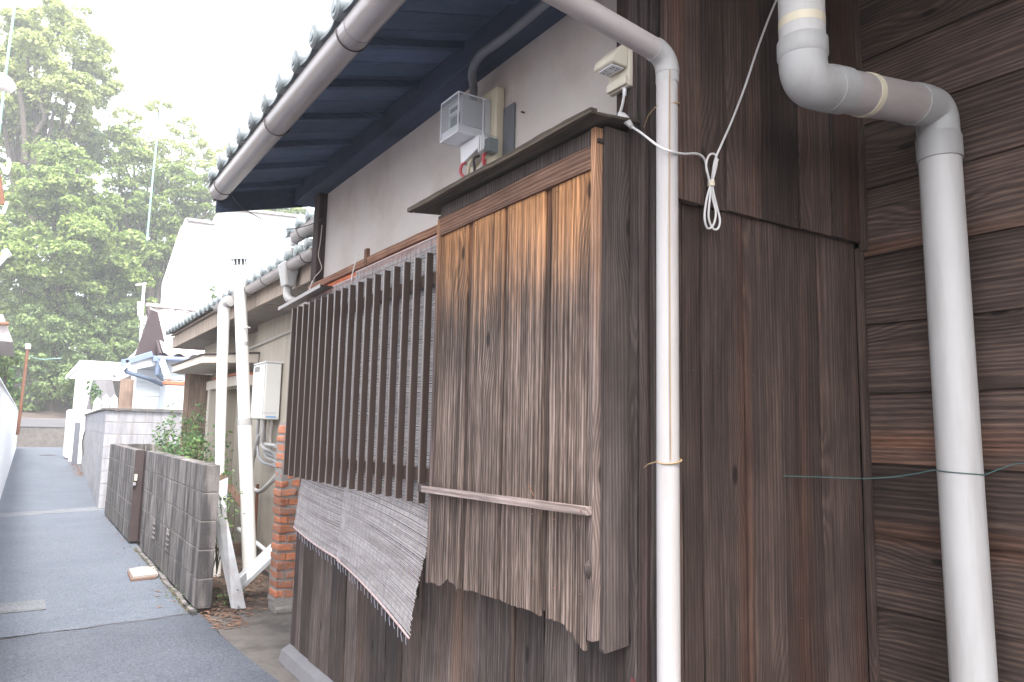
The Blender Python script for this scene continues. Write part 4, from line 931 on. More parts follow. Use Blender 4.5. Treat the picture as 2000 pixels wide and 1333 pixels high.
for k, (a, b, m_) in enumerate(((2.10, 8.0, 'pvc'), (2.13, 8.08, 'galv'), (2.16, 8.16, 'pvc'), (2.12, 8.26, 'galv'), (2.18, 7.97, 'cable_grey'))):
    part('water_pipe', MB().tube(smooth_path([V(a, b, 1.58), V(a, b, 1.42-.03*k), V(a+.01, b-.05*k, 1.28-.05*k), V(2.20, 7.75-.06*k, 1.16-.04*k), V(2.22, 7.7-.06*k, .6)], 5), .014 if m_ != 'pvc' else .020, 8), m_, Bo, smooth=True)
part('drain_hose', MB().tube(smooth_path([V(2.12, 8.2, 1.40), V(2.10, 8.35, 1.1), V(2.08, 8.3, .88), V(2.10, 8.0, .82), V(2.12, 7.7, .92), V(2.2, 7.5, 1.1)], 6), .024, 10), 'pvc', Bo, smooth=True)
part('valve_rail', MB().tube([V(2.12, 7.55, 1.30), V(2.14, 8.1, 1.31)], .022, 8), 'pvc', Bo, smooth=True)
solo('standpipe', MB().tube([V(2.20, 7.15, 0), V(2.20, 7.15, 2.45), V(2.235, 7.15, 2.47)], .022, 10), 'galv', 'thin grey vertical pipe between the water heater and the lattice', 'pipe', smooth='auto')
solo('white_riser', MB().tube([V(2.22, 7.0, 0), V(2.22, 7.0, 1.9)], .028, 10), 'pvc', 'white riser pipe on the beige wall right of the water heater', 'pipe', smooth='auto')
solo('wall_conduit', MB().tube([V(2.235, 11.5, 2.36), V(2.235, 7.1, 2.50)], .018, 10), 'cable_grey', 'grey conduit running along the beige wall under the soffit', 'conduit', smooth='auto')
solo('rusty_pipe', MB().tube([V(2.20, 8.45, 0), V(2.20, 8.45, .86)], .018, 10), 'rust', 'short rusty standpipe between the vent pipe and brick pier', 'pipe', smooth='auto')
solo('low_pipe', MB().tube([V(2.16, 9.0, .32), V(2.14, 7.3, .22)], .022, 8), 'white_metal', 'low white pipe running along the foot of the beige wall', 'pipe', smooth='auto')
solo('garden_edging', MB().board(1.7, 2.25, 9.2, 9.3, 0, .12, 'X', 6, .01), 'rust_board', 'brown brick edging behind the leaning metal board', 'edging')
solo('wall_step', MB().board(1.45, 2.25, 9.6, 10.6, 0, .16, 'X', 6, .01), 'concrete', 'low concrete step in front of the beige house', 'step')

# leaning and lying boards
lp = [at(412, 945, y=6.95), at(446, 935, y=6.95), at(484, 1180, y=6.45), at(460, 1186, y=6.45)]
q = [V(1.445, 7.0, .98), V(1.56, 7.0, 1.03), V(1.545, 6.9, .72), V(1.66, 6.5, .0), V(1.545, 6.5, .0), V(1.43, 6.9, .70)]
mb = MB()
off_ = V(.0, .016, .004)
mb.add([p for p in q]+[p+off_ for p in q], [(5, 4, 3, 2, 1, 0), (6, 7, 8, 9, 10, 11)]+[(i, (i+1) % 6, 6+(i+1) % 6, 6+i) for i in range(6)])
Lb = tag(part('leaning_metal_strip', mb, 'galv', bevel=.002), 'weathered grey metal strip leaning upright at the end of the near block wall', 'metal sheet')
solo('brown_board', MB().beam(V(1.62, 7.6, 1.02), V(1.86, 7.6, .72), .015, .07), 'rust_board', 'short brown board stuck slanting behind the leaning metal strip', 'board', bevel=.002)
wa, wb = at(480, 1138, y=6.75), at(556, 1052, y=6.75)
wd_ = thing('fallen_white_trough', tuple(wa), 'white channel shaped panel propped against the foot of the brick pier', 'panel')
wa = V(1.70, 6.95, .10); wb = V(2.02, 6.70, .50)
part('trough_floor', MB().beam(wa, wb, .19, .006, up=(-.5, -.3, .8)), 'white_metal', wd_)
dirw = (wb-wa).normalized(); sw = dirw.cross(V(-.5, -.3, .8)).normalized(); uw = sw.cross(dirw)
for s_ in (-1, 1): part('trough_side', MB().beam(wa+sw*(s_*.096)+uw*.012, wb+sw*(s_*.096)+uw*.012, .005, .035, up=uw), 'white_metal', wd_)
part('dark_end', MB().beam(wa-dirw*.006, wa+dirw*.10, .15, .010, up=uw), 'galv', wd_)

# ------------------------------------------------------------ block walls
def blockwall(root, X0, X1, y0, y1, z0, hb, courses, blen, mat='block', vents=(), first=0, axis='y'):
    """running wall of concrete blocks with mortar between; axis is the direction it runs"""
    def bx(a, b, c, d, e, f, j=0):
        return MB().box(a, b, c, d, e, f) if axis == 'y' else MB().box(c, d, a, b, e, f)
    g = .005
    part('mortar_bed', bx(X0+.006, X1-.006, y0+.006, y1-.006, z0, z0+courses*hb-.02), 'mortar', root)
    for c in range(courses):
        z = z0+c*hb; y = y0; k = 0
        cuts = [y0]
        yy = y0+(blen*.5 if (c+first) % 2 else blen)
        while yy < y1-.06: cuts.append(yy); yy += blen
        cuts.append(y1)
        for a, b in zip(cuts[:-1], cuts[1:]):
            d = U(-.0015, .0015)
            vent = (c, k) in vents
            if not vent:
                part('block', bx(X0+d, X1+d, a+g*(a > y0), b-g*(b < y1), z+g, z+hb-g), mat, root, bevel=.004)
            else:
                part('vent_block', bx(X0+d, X1+d, a+g, b-.17, z+g, z+hb-g), mat, root, bevel=.004)
                part('vent_block', bx(X0+.0045, X1-.02, b-.17, b-.03, z+g, z+hb-g), 'dark_void', root)  # near-black plate stands in for the shade inside the vent holes
                part('vent_block', bx(X0+d, X1+d, b-.03, b-g, z+g, z+hb-g), mat, root, bevel=.004)
                for j in range(4):
                    zz = z+.012+j*.047
                    part('vent_bar', bx(X0-.012, X0+.004, b-.168, b-.032, zz, zz+.02), mat, root, bevel=.006)
                for j in range(3):
                    part('vent_bar', bx(X0-.009, X0+.004, b-.165+j*.045+.02, b-.165+j*.045+.04, z+.01, z+hb-.01), mat, root, bevel=.006)
            k += 1
W1 = thing('near_block_wall', (1.32, 8.2, 0), 'stained grey concrete block wall nearest the camera with vent blocks low down', 'block wall', 'stained block walls along the alley')
blockwall(W1, 1.262, 1.385, 6.50, 9.95, .035, .228, 5, .46, vents=((1, 3), (1, 5)))
W2 = thing('far_stained_wall', (1.35, 12.5, 0), 'stained grey block wall beyond the brown gate post', 'block wall', 'stained block walls along the alley')
blockwall(W2, 1.215, 1.33, 10.60, 13.95, .02, .228, 5, .46, first=1)
for o in [x for x in bpy.data.objects if x.parent == W2]: pass
W3 = thing('return_block_wall', (1.8, 14.4, 0), 'short dark block wall running inward from the far stained wall', 'block wall')
blockwall(W3, 13.84, 13.95, 1.335, 2.6, .02, .228, 5, .4, axis='x')
Gt = thing('gate_post', (1.34, 10.2, 0), 'dark brown metal gate standing open edge-on between the stained walls', 'gate')
part('stile', MB().box(1.208, 1.31, 10.53, 10.575, .03, 1.16), 'dark_metal', Gt, bevel=.003)
part('leaf_panel', MB().box(1.315, 1.335, 10.0, 10.56, .05, 1.15), 'dark_metal', Gt)
part('latch', MB().box(1.215, 1.245, 10.49, 10.528, .78, .86), 'beige_plastic', Gt, bevel=.004)
part('latch_bar', MB().box(1.205, 1.235, 10.49, 10.528, .72, .76), 'galv', Gt, bevel=.004)
# pale block wall further on: one face along the alley, one facing the camera
W4 = thing('pale_block_wall', (1.5, 15.3, 0), 'pale whitish block wall with a cap turning the corner in front of the far house', 'block wall')
blockwall(W4, 15.0, 15.12, 1.20, 3.1, .0, .215, 8, .42, mat='block_light', axis='x')
part('cap_stone', MB().box(1.16, 3.14, 14.95, 15.17, 1.722, 1.762), 'concrete', W4, bevel=.005)
def sheared(name, mb, mat, root, **kw):
    vs = [(x-.10+(y-15.12)*.038, y, z) for x, y, z in mb.v]; mb.v = vs
    return part(name, mb, mat, root, **kw)
for c in range(8):
    y = 15.125; k = 0
    first = True
    while y < 30:
        L_ = .42*(.5 if first and c % 2 else 1); first = False
        e = min(y+L_, 30)
        sheared('block', MB().box(1.30+U(-.002, .002), 1.42, y+.004, e-.004, c*.215+.004, c*.215+.211), 'block_light', W4)
        y = e
sheared('mortar_bed', MB().box(1.306, 1.41, 15.13, 29.98, 0, 1.71), 'mortar', W4)
sheared('cap_stone', MB().box(1.25, 1.47, 15.175, 30, 1.722, 1.762), 'concrete', W4, bevel=.005)

# ------------------------------------------------------------ far end of the alley
def px_box(x0, x1, ytop, ybot, Y, depth):
    a = at(x0, ytop, y=Y); b = at(x1, ybot, y=Y); return (a.x, b.x, Y, Y+depth, b.z, a.z)
# left white fence
Fc = thing('white_fence', (-.35, 25, 0), 'tall white sheet metal fence along the left side of the alley', 'fence')
y = 4.4  # stretch nearest the viewpoint is unseen, added to shade the lane
while y < 46:
    xx = -.27
    mb = MB(); n = 16; vs = []
    for k in range(n+1):
        t = k/n; dx = .012*(1 if (k//2) % 2 else -1)
        vs += [(xx+dx, y+t*1.79, .03), (xx+dx, y+t*1.79, 1.90)]
    vs2 = [(a-.004, b, c) for a, b, c in vs]
    fs = [(2*k, 2*k+1, 2*k+3, 2*k+2) for k in range(n)]+[(2*k+2*n+2, 2*k+2+2*n+2, 2*k+3+2*n+2, 2*k+1+2*n+2) for k in range(n)]
    part('fence_sheet', mb.add(vs+vs2, fs), 'white_metal', Fc)
    part('fence_post', MB().box(xx-.06, xx-.02, y-.02, y+.02, 0, 1.9), 'white_metal', Fc)
    y += 1.8
part('top_rail', MB().box(-.30, -.24, 4.4, 47, 1.905, 1.93), 'white_metal', Fc, bevel=.003)
# end wall across the alley
Ew = thing('end_retaining_wall', (1, 51, 0), 'low concrete retaining wall closing the end of the alley', 'wall')
part('wall_body', MB().box(-14, 14, 51, 51.4, -.03, 1.15), 'concrete', Ew)
part('wall_coping', MB().box(-14, 14, 50.95, 51.5, 1.151, 1.66), 'sill_concrete', Ew, bevel=.02)
sheet('cross_road', [(-14, 46), (14, 46), (14, 51), (-14, 51)], .004, 'asphalt')
tag(part('wooded_slope', MB().add([(-40, 51.5, 1.4), (40, 51.5, 1.4), (40, 70, 7), (-40, 70, 7), (-40, 70, -.1), (40, 70, -.1), (-40, 51.5, -.1), (40, 51.5, -.1)], [(0, 1, 2, 3), (0, 6, 7, 1), (3, 2, 5, 4), (1, 7, 5, 2), (0, 3, 4, 6)]), 'soil'), kind='structure')
# white gate posts beyond the pale wall
pg = at(143, 890, y=31); 
Cp = thing('carport', (2.6, 33, 0), 'white carport with a pale translucent roof beyond the pale block wall', 'carport')
a = at(160, 710, y=31); b = at(176, 900, y=31)
part('carport_post', MB().box(a.x, b.x-.02, 31, 31.3, 0, a.z), 'white_metal', Cp, bevel=.01)
a2 = at(149, 730, y=33); b2 = at(160, 860, y=33)
part('carport_post', MB().box(a2.x, b2.x, 33, 33.3, 0, a2.z), 'white_metal', Cp, bevel=.01)
r0 = at(163, 706, y=31); r1 = at(242, 706, y=31)
for k in range(5):
    x0 = r0.x+(r1.x+.9-r0.x)*k/5; x1 = r0.x+(r1.x+.9-r0.x)*(k+1)/5
    part('roof_panel', MB().add([(x0+.02, 31, r0.z-.03), (x1-.02, 31, r0.z-.03), (x1-.02, 42, r0.z-.10), (x0+.02, 42, r0.z-.10), (x0+.02, 31, r0.z-.02), (x1-.02, 31, r0.z-.02), (x1-.02, 42, r0.z-.09), (x0+.02, 42, r0.z-.09)],
        [(0, 1, 2, 3), (7, 6, 5, 4), (0, 4, 5, 1), (1, 5, 6, 2), (2, 6, 7, 3), (3, 7, 4, 0)]), 'poly', Cp)
part('roof_beam', MB().box(r0.x-.05, r1.x+.9, 30.93, 31, r0.z-.14, r0.z+.03), 'white_metal', Cp, bevel=.01)
part('roof_beam', MB().box(r0.x-.05, r1.x+.9, 33.6, 33.7, r0.z-.20, r0.z-.07), 'white_metal', Cp)
part('roof_beam', MB().box(r0.x-.12, r0.x-.05, 30.95, 42, r0.z-.17, r0.z+.02), 'white_metal', Cp)
px_ = at(136, 800, y=35); qx = at(152, 890, y=35)
solo('white_gate_panel', MB().box(px_.x, qx.x, 35, 37.5, .05, px_.z), 'white_metal', 'white solid gate panel at the end of the pale block wall', 'gate', bevel=.01)
a = at(147, 825, y=30.2)
solo('grey_gate_post', MB().box(a.x, a.x+.17, 30.2, 30.4, 0, a.z), 'conduit', 'narrow grey post at the far end of the pale block wall', 'post', bevel=.005)
# pointed white stone posts behind the wall
cols = [(184, 198, 776), (201, 214, 770), (217, 230, 771), (236, 246, 779)]
labs = ['leftmost pointed white stone post behind the pale block wall', 'second pointed white stone post from the left, the tallest', 'third pointed white stone post, beside the brown door', 'rightmost small pointed white stone post behind the pale wall']
for (xa_, xb_, yt), lb in zip(cols, labs):
    a = at(xa_, yt+8, y=24); b = at(xb_, yt+8, y=24); tz = at((xa_+xb_)/2, yt, y=24).z; wdt = b.x-a.x
    mb = MB().box(a.x, b.x, 24, 24+wdt, 0, a.z)
    t_ = thing('stone_post', ((a.x+b.x)/2, 24+wdt/2, 0), lb, 'stone post', 'pointed stone posts')
    part('shaft', mb, 'white_wall', t_, bevel=.01)
    c = V((a.x+b.x)/2, 24+wdt/2, tz)
    part('pyramid_top', MB().add([(a.x, 24, a.z+.001), (b.x, 24, a.z+.001), (b.x, 24+wdt, a.z+.001), (a.x, 24+wdt, a.z+.001), tuple(c)], [(3, 2, 1, 0), (0, 1, 4), (1, 2, 4), (2, 3, 4), (3, 0, 4)]), 'white_wall', t_)
    part('inscription', MB().box((a.x+b.x)/2-.02, (a.x+b.x)/2+.02, 23.992, 23.998, a.z-.5, a.z-.05), 'galv', t_)
solo('stone_lantern', MB().tube([V(*at(200, 800, y=29)), V(*at(200, 742, y=29))], [.5, .3], 6), 'sill_concrete', 'grey stone lantern seen under the carport roof', 'lantern')

# house with the grey tiled gable roof
H3 = thing('grey_tiled_house', (3.2, 19, 0), 'small house with pale grey tile roof, blue gutters and grey siding in the middle distance', 'house')
Y3 = 17.5
w0 = at(268, 720, y=Y3+1); w1 = at(362, 720, y=Y3+1)
zz = 0.0
while zz < 2.75:
    part('siding_board', MB().box(w0.x, w1.x+.8, Y3+1+.004*((zz*10) % 1), Y3+1.05, zz+.004, zz+.296), 'grey_siding', H3, bevel=.004)
    zz += .30
part('side_wall', MB().box(w0.x+.0, w1.x+3, Y3+1.052, Y3+2.0, 0, 2.9), 'white_wall', H3)
a = at(236, 740, y=Y3+1.4); b = at(262, 800, y=Y3+1.4)
part('brown_door', MB().box(a.x, b.x, Y3+1.4, Y3+1.46, 0, a.z), 'brown_panel', H3, bevel=.005)
part('dark_gable', MB().add([(at(262, 705, y=Y3+.6).x, Y3+.6, at(262, 705, y=Y3+.6).z), (at(330, 705, y=Y3+.6).x, Y3+.6, 2.9), tuple(at(308, 610, y=Y3+.6)), tuple(at(296, 605, y=Y3+.6)),
     (at(262, 705, y=Y3+.6).x, Y3+.9, at(262, 705, y=Y3+.6).z), (at(330, 705, y=Y3+.6).x, Y3+.9, 2.9), tuple(at(308, 610, y=Y3+.6)+V(0, .3, 0)), tuple(at(296, 605, y=Y3+.6)+V(0, .3, 0))],
     [(0, 1, 2, 3), (7, 6, 5, 4), (0, 4, 5, 1), (1, 5, 6, 2), (2, 6, 7, 3), (3, 7, 4, 0)]), 'dark_eave', H3)
# roof plane facing the camera, built from curved tiles
rl, rr_ = at(292, 602, y=Y3+1.9), at(318, 692, y=Y3+.2)   # ridge left, eave left
Lr = 3.6; nx, ny = 11, 7
tm = MB(); n = 8
wt = Lr/nx; eav = V(rr_.x, rr_.y, rr_.z); rid = V(rl.x, rl.y, rl.z); step = (rid-eav)/ny
for i in range(n+1):
    t_ = i/n; zz_ = .035*math.cos(2*math.pi*t_)
    for u_ in (0, 1): tm.v.append((t_*wt+step.x*1.12*u_, step.y*1.12*u_, zz_+step.z*1.12*u_+(.03 if u_ == 0 else 0)))
    for u_ in (0, 1): tm.v.append((t_*wt+step.x*1.12*u_, step.y*1.12*u_, zz_+step.z*1.12*u_+(.03 if u_ == 0 else 0)-.03))
for i in range(n):
    o = i*4; tm.f += [(o, o+4, o+5, o+1), (o+2, o+3, o+7, o+6), (o, o+2, o+6, o+4)]
tm.f += [(0, 1, 3, 2), (n*4, n*4+2, n*4+3, n*4+1)]
t0 = part('roof_tile', tm, 'tile_grey', H3, origin=(0, 0, 0), smooth='auto'); t0.location = eav-wloc(H3)
for j in range(ny):
    for i in range(nx):
        if i == 0 and j == 0: continue
        o = t0.copy(); COL.objects.link(o); o.parent = H3
        o.location = eav+step*j+V(i*wt, 0, U(-.004, .004))-wloc(H3)
part('ridge_cap', MB().beam(rid+V(-.08, .02, .07), rid+V(Lr, .02, .07), .16, .09), 'tile_grey', H3, bevel=.02)
part('back_roof', MB().add([tuple(rid), tuple(rid+V(Lr, 0, 0)), tuple(rid+V(Lr, 2.2, -1.4)), tuple(rid+V(0, 2.2, -1.4)), tuple(rid-V(0, 0, .06)), tuple(rid+V(Lr, 0, -.06)), tuple(rid+V(Lr, 2.2, -1.46)), tuple(rid+V(0, 2.2, -1.46))],
     [(0, 1, 2, 3), (7, 6, 5, 4), (0, 4, 5, 1), (1, 5, 6, 2), (2, 6, 7, 3), (3, 7, 4, 0)]), 'tile_grey', H3)
part('gable_wall', MB().add([tuple(eav+V(.15, .3, -.1)), tuple(rid+V(.15, 0, -.1)), tuple(rid+V(.15, 2.1, -1.45)), tuple(V(eav.x+.15, rid.y+2.1, 0)), tuple(V(eav.x+.15, eav.y+.3, 0)),
      tuple(eav+V(Lr, .3, -.1)), tuple(rid+V(Lr, 0, -.1)), tuple(rid+V(Lr, 2.1, -1.45)), tuple(V(eav.x+Lr, rid.y+2.1, 0)), tuple(V(eav.x+Lr, eav.y+.3, 0))],
     [(0, 1, 2, 3, 4), (9, 8, 7, 6, 5), (0, 5, 6, 1), (1, 6, 7, 2), (2, 7, 8, 3), (3, 8, 9, 4), (4, 9, 5, 0)]), 'grey_siding', H3)
part('rake_board', MB().beam(rid+V(-.05, 0, -.04), eav+V(-.05, 0, -.04), .05, .13), 'dark_eave', H3)
part('eave_gutter', MB().tube([eav+V(-.1, -.06, -.10), eav+V(Lr, -.06, -.10)], .06, 10), 'blue_gutter', H3, smooth='auto')
g0, g1 = at(245, 708, y=Y3+.3), at(298, 692, y=Y3+.3)
part('porch_gutter', MB().beam(g0, g1, .10, .13), 'blue_gutter', H3, bevel=.01)
g2, g3 = at(256, 716, y=Y3+.38), at(306, 706, y=Y3+.38)
part('porch_fascia', MB().beam(g2, g3, .05, .17), 'white_metal', H3, bevel=.005)
part('porch_soffit', MB().beam(at(222, 735, y=Y3+.5), at(250, 712, y=Y3+.5), .6, .06), 'grey_siding', H3)
part('gutter_box', MB().box(*px_box(238, 252, 702, 716, Y3+.25, .15)), 'blue_gutter', H3, bevel=.01)
part('blue_downpipe', MB().tube([at(245, 715, y=Y3+.3), at(247, 727, y=Y3+.3), at(290, 740, y=Y3+.5), at(318, 752, y=Y3+.8)], .045, 10), 'blue_gutter', H3, smooth='auto')
part('corner_hopper', MB().box(*px_box(300, 324, 695, 708, Y3+.1, .2)), 'blue_gutter', H3, bevel=.01)
part('blue_downpipe', MB().tube([at(310, 700, y=Y3+.15), at(307, 730, y=Y3+.2), at(318, 740, y=Y3+.4)], .06, 10), 'blue_gutter', H3, smooth='auto')
part('white_barge', MB().beam(at(316, 705, y=Y3+.05), at(330, 745, y=Y3-.4), .06, .14), 'white_metal', H3)
part('red_tile_ledge', MB().box(*px_box(322, 362, 744, 753, Y3-.6, .3)), 'red_roof', H3, bevel=.01)
part('red_tile_ledge', MB().box(*px_box(324, 360, 735, 743, Y3-.55, .3)), 'grey_siding', H3, bevel=.01)
part('small_window', MB().box(*px_box(340, 356, 760, 795, Y3+.9, .05)), 'brown_panel', H3)
a = thing('electric_mast', (2.0, 22, 0), 'pale service mast with brackets above the grey tiled house', 'mast')
m0, m1 = at(279, 700, y=22), at(281, 555, y=22)
part('mast', MB().tube([V(m0.x, 22, 0), m1], .035, 8), 'white_metal', a, smooth='auto')
part('crossarm', MB().beam(at(265, 557, y=22), at(286, 554, y=22), .04, .04), 'white_metal', a)
part('insulator', MB().tube([at(272, 590, y=22), at(273, 618, y=22)], .05, 8), 'white_metal', a, smooth='auto')
solo('service_cable', MB().tube(smooth_path([at(288, 610, y=20), at(285, 650, y=19.5), at(268, 685, y=19), at(254, 700, y=18)], 6), .030, 6), 'cable_white', 'pale thick service cable curving down to the blue gutter box', 'cable', smooth=True)
# tall white house
H4 = thing('white_house', (6.5, 33, 0), 'tall plain white house with a sloping roof line behind the tiled roofs', 'house')
pp = [at(327, 600, y=30), at(326, 545, y=30), at(363, 432, y=30), at(418, 440, y=30), at(432, 409, y=30), at(600, 428, y=30)]
poly = [(pp[0].x, 0)]+[(p.x, p.z) for p in pp[1:]]+[(pp[-1].x+2, pp[-1].z), (pp[-1].x+2, 0)]
part('wall', MB().ext(poly, 'y', 30, 31.2), 'white_wall', H4)
for a, b in zip(pp[1:-1], pp[2:]):
    part('roof_edge', MB().beam(a+V(0, -.05, .05), b+V(0, -.05, .05), .25, .10), 'fitting', H4)
for (xa_, xb_, y0_, y1_) in ((341, 346, 560, 590), (351, 354, 552, 592)):
    part('corner_trim', MB().box(*px_box(xa_, xb_, y0_, y1_, 29.96, .03)), 'fitting', H4)
# antenna-like pole at left
Pl = thing('rusty_pole', (-.10, 20, 0), 'rusty leaning pole behind the white fence', 'pole')
part('pole', MB().tube([at(34, 850, y=30), at(55, 675, y=30)], .05, 10), 'rust', Pl, smooth='auto')
part('pole_top', MB().tube([at(54.3, 682, y=30), at(55.2, 672, y=30)], .08, 10), 'white_metal', Pl, smooth='auto')
solo('clothes_line', MB().tube(smooth_path([at(54, 695, y=30), at(80, 702, y=32), at(120, 700, y=36)], 6), .018, 5), 'teal_cover', 'thin green line strung from the rusty pole', 'line', smooth=True)
# green guy-wire covers
solo('guy_wire', MB().tube([at(29, 12, y=24), at(14, 120, y=24), at(-6, 290, y=24)], .035, 6), 'teal_cover', 'pale green guy wire sleeve at the top left before the tall tree', 'guy wire', 'green guy wires', smooth=True)
solo('guy_wire', MB().tube([at(316, 195, y=40), at(300, 330, y=40), at(287, 470, y=40)], .045, 6), 'teal_cover', 'thin green guy wire hanging before the middle trees', 'guy wire', 'green guy wires', smooth=True)
# lamp and insulators cut by the left edge
t_ = thing('street_light', tuple(at(0, 170, y=20)), 'white street light head cut by the left edge, upper part of the photo', 'street light')
c = at(6, 168, y=20)
part('lamp_cover', MB().tube(smooth_path([at(-22, 158, y=20), at(-5, 158, y=20), at(12, 166, y=20), at(26, 176, y=20)], 4), [.10+.10*math.sin(math.pi*min(1, (i+1)/13.0)) for i in range(13)], 12), 'white_metal', t_, smooth=True)
part('lamp_arm', MB().tube([at(-22, 158, y=20), at(-70, 175, y=20)], .04, 8), 'white_metal', t_)
t_ = thing('insulator_bracket', tuple(at(0, 320, y=18)), 'white curled cable fittings on a red brown arm at the left edge', 'insulator')
part('cable_hook', MB().tube(smooth_path([at(-10, 318, y=18), at(4, 325, y=18), at(12, 340, y=18), at(18, 320, y=18), at(15, 310, y=18)], 5), .035, 8), 'white_metal', t_, smooth=True)
part('arm', MB().tube([at(-4, 340, y=18), at(5, 400, y=18)], .05, 8), 'rust', t_, smooth='auto')
part('cable_hook', MB().tube(smooth_path([at(-4, 412, y=18), at(6, 416, y=18), at(10, 405, y=18), at(14, 395, y=18)], 5), .035, 8), 'white_metal', t_, smooth=True)
t_ = thing('cable_clamp', tuple(at(5, 505, y=18)), 'small white cable clamp at the left edge in front of the foliage', 'cable clamp')
part('clamp', MB().tube([at(-6, 518, y=18), at(10, 500, y=18)], .055, 8), 'white_metal', t_, smooth='auto')
part('clamp_head', MB().tube([at(8, 498, y=18), at(18, 492, y=18)], .085, 8), 'white_metal', t_, smooth='auto')
# roof at the far left edge
t_ = thing('left_roof', tuple(at(0, 640, y=26)), 'corner of a grey roof with a red edge at the left edge of the photo', 'roof')
a, b, c = at(-30, 600, y=26), at(6, 615, y=26), at(25, 668, y=26)
part('roof_slope', MB().ext([(a.x-3, a.z+.3), (b.x, b.z), (c.x, c.z), (a.x-3, c.z)], 'y', 26, 32), 'tile_grey', t_)
part('red_gutter', MB().tube([at(-20, 632, y=25.9), at(17, 633, y=25.9)], .06, 8), 'rust', t_, smooth='auto')

# ------------------------------------------------------------ vegetation
def leaves(centres, radii, density, size0, squash=.8, sub=14, rng=RNG, fill=.25):
    """leaf sized faces gathered in billows over each lobe"""
    size = size0*.86; density = density*1.3
    P = []; NRM = []
    for (c, r) in zip(centres, radii):
        c = np.array(c, float); r = np.array(r if hasattr(r, '__len__') else (r, r, r*squash), float)
        n_sub = int(sub*max(1, r.mean()/2.2))
        d = rng.normal(size=(n_sub, 3)); d /= np.linalg.norm(d, axis=1)[:, None]
        sc = c+d*r*rng.uniform(.62, .95, (n_sub, 1))
        sr = r.mean()*rng.uniform(.22, .42, n_sub)
        for k in range(n_sub):
            m = int(density*sr[k]**2*12)
            e = rng.normal(size=(m, 3)); e /= np.linalg.norm(e, axis=1)[:, None]
            e[:, 2] = np.where(e[:, 2] < -.35, -e[:, 2], e[:, 2])
            rad = sr[k]*rng.uniform(.55, 1.08, (m, 1))
            P.append(sc[k]+e*rad*np.array([1, 1, .75])); NRM.append(e*.8+rng.normal(size=(m, 3))*.55+np.array([0, 0, .35]))
        m = int(density*r.mean()**2*12*fill)
        e = rng.normal(size=(m, 3)); e /= np.linalg.norm(e, axis=1)[:, None]
        P.append(c+e*r*rng.uniform(.3, .9, (m, 1))); NRM.append(rng.normal(size=(m, 3)))
    P = np.concatenate(P); NRM = np.concatenate(NRM); NRM /= np.linalg.norm(NRM, axis=1)[:, None]
    n = len(P); a = rng.normal(size=(n, 3)); a -= NRM*(a*NRM).sum(1)[:, None]; a /= np.linalg.norm(a, axis=1)[:, None]
    b = np.cross(NRM, a); s = size*rng.uniform(.6, 1.5, (n, 1))
    v = np.stack([P-a*s, P-b*s*.5+NRM*s*.15, P+a*s, P+b*s*.5+NRM*s*.15], 1).reshape(-1, 3)
    return v, n
def leafobj(name, v, n, mat, parent):
    c = v.reshape(-1, 3).mean(0); me = bpy.data.meshes.new(name)
    me.vertices.add(4*n); me.vertices.foreach_set('co', (v-c).astype(np.float32).ravel())
    me.loops.add(4*n); me.loops.foreach_set('vertex_index', np.arange(4*n, dtype=np.int32))
    me.polygons.add(n); me.polygons.foreach_set('loop_start', np.arange(0, 4*n, 4, dtype=np.int32))
    me.update(calc_edges=True); me.materials.append(MAT[mat])
    o = bpy.data.objects.new(name, me); COL.objects.link(o)
    o.location = Vector(c.tolist())-(wloc(parent) if parent else V(0, 0, 0))
    if parent: o.parent = parent
    return o
def tree(label, Y, lobes, mat, trunk, size=.17, density=42, bark='bark', cat='tree', name='broadleaf_tree', limbs=(), zg=1.5, sub=14, fill=.25):
    cs, rs = [], []
    for (px, py, rp, dy) in lobes:
        c = at(px, py, y=Y+dy); s_ = (Y+dy)/at(px, py, y=Y+dy).y
        k = rp*(Vector((c.x, c.y, c.z-EYE)).length)/1650
        cs.append(tuple(c)); rs.append(k)
    base = at(trunk[0], trunk[1], y=Y); base.z = zg
    root = thing(name, tuple(base), label, cat, 'trees beyond the end of the alley')
    v, n = leaves(cs, rs, density, size, sub=sub, fill=fill); leafobj('crown', v, n, mat, root)
    top = Vector(cs[0]); mb = MB()
    tw = trunk[2]
    mb.tube(smooth_path([base-V(0, 0, .5), base.lerp(top, .35)+V(U(-.3, .3), 0, 0), base.lerp(top, .7)+V(U(-.3, .3), 0, 0), top], 4), [tw*(1-.06*i) for i in range(13)], 9)
    part('trunk', mb, bark, root, smooth=True)
    mid = base.lerp(top, .45)
    for c in cs[1:]:
        c = Vector(c); part('limb', MB().tube(smooth_path([mid, mid.lerp(c, .5)+V(U(-.4, .4), U(-.4, .4), .3), c], 4), [tw*.5*(1-.09*i) for i in range(9)], 7), bark, root, smooth=True)
    for pts, wd in limbs:
        part('limb', MB().tube(smooth_path([at(px, py, y=Y-1.5) for px, py in pts], 4), wd, 8), 'bark' if wd < .3 else bark, root, smooth=True)
    return root
tree('tall broad evergreen rising out of the frame at the top left', 62, [(70, 130, 75, 0), (150, 90, 60, 0), (10, 90, 60, 1), (165, 165, 55, 0), (110, 190, 65, -1), (0, 180, 70, 0), (60, 60, 45, 0), (140, 240, 45, 0), (30, 225, 50, 1), (185, 130, 40, 0), (10, 260, 50, 1), (120, 20, 45, 1)],
     'leaf_yellow', (60, 600, .55), size=.17, density=30, limbs=[([(50, 320), (47, 260), (42, 200), (38, 165)], .17), ([(70, 260), (88, 228), (80, 210), (82, 180)], .14)], sub=13, fill=.15)
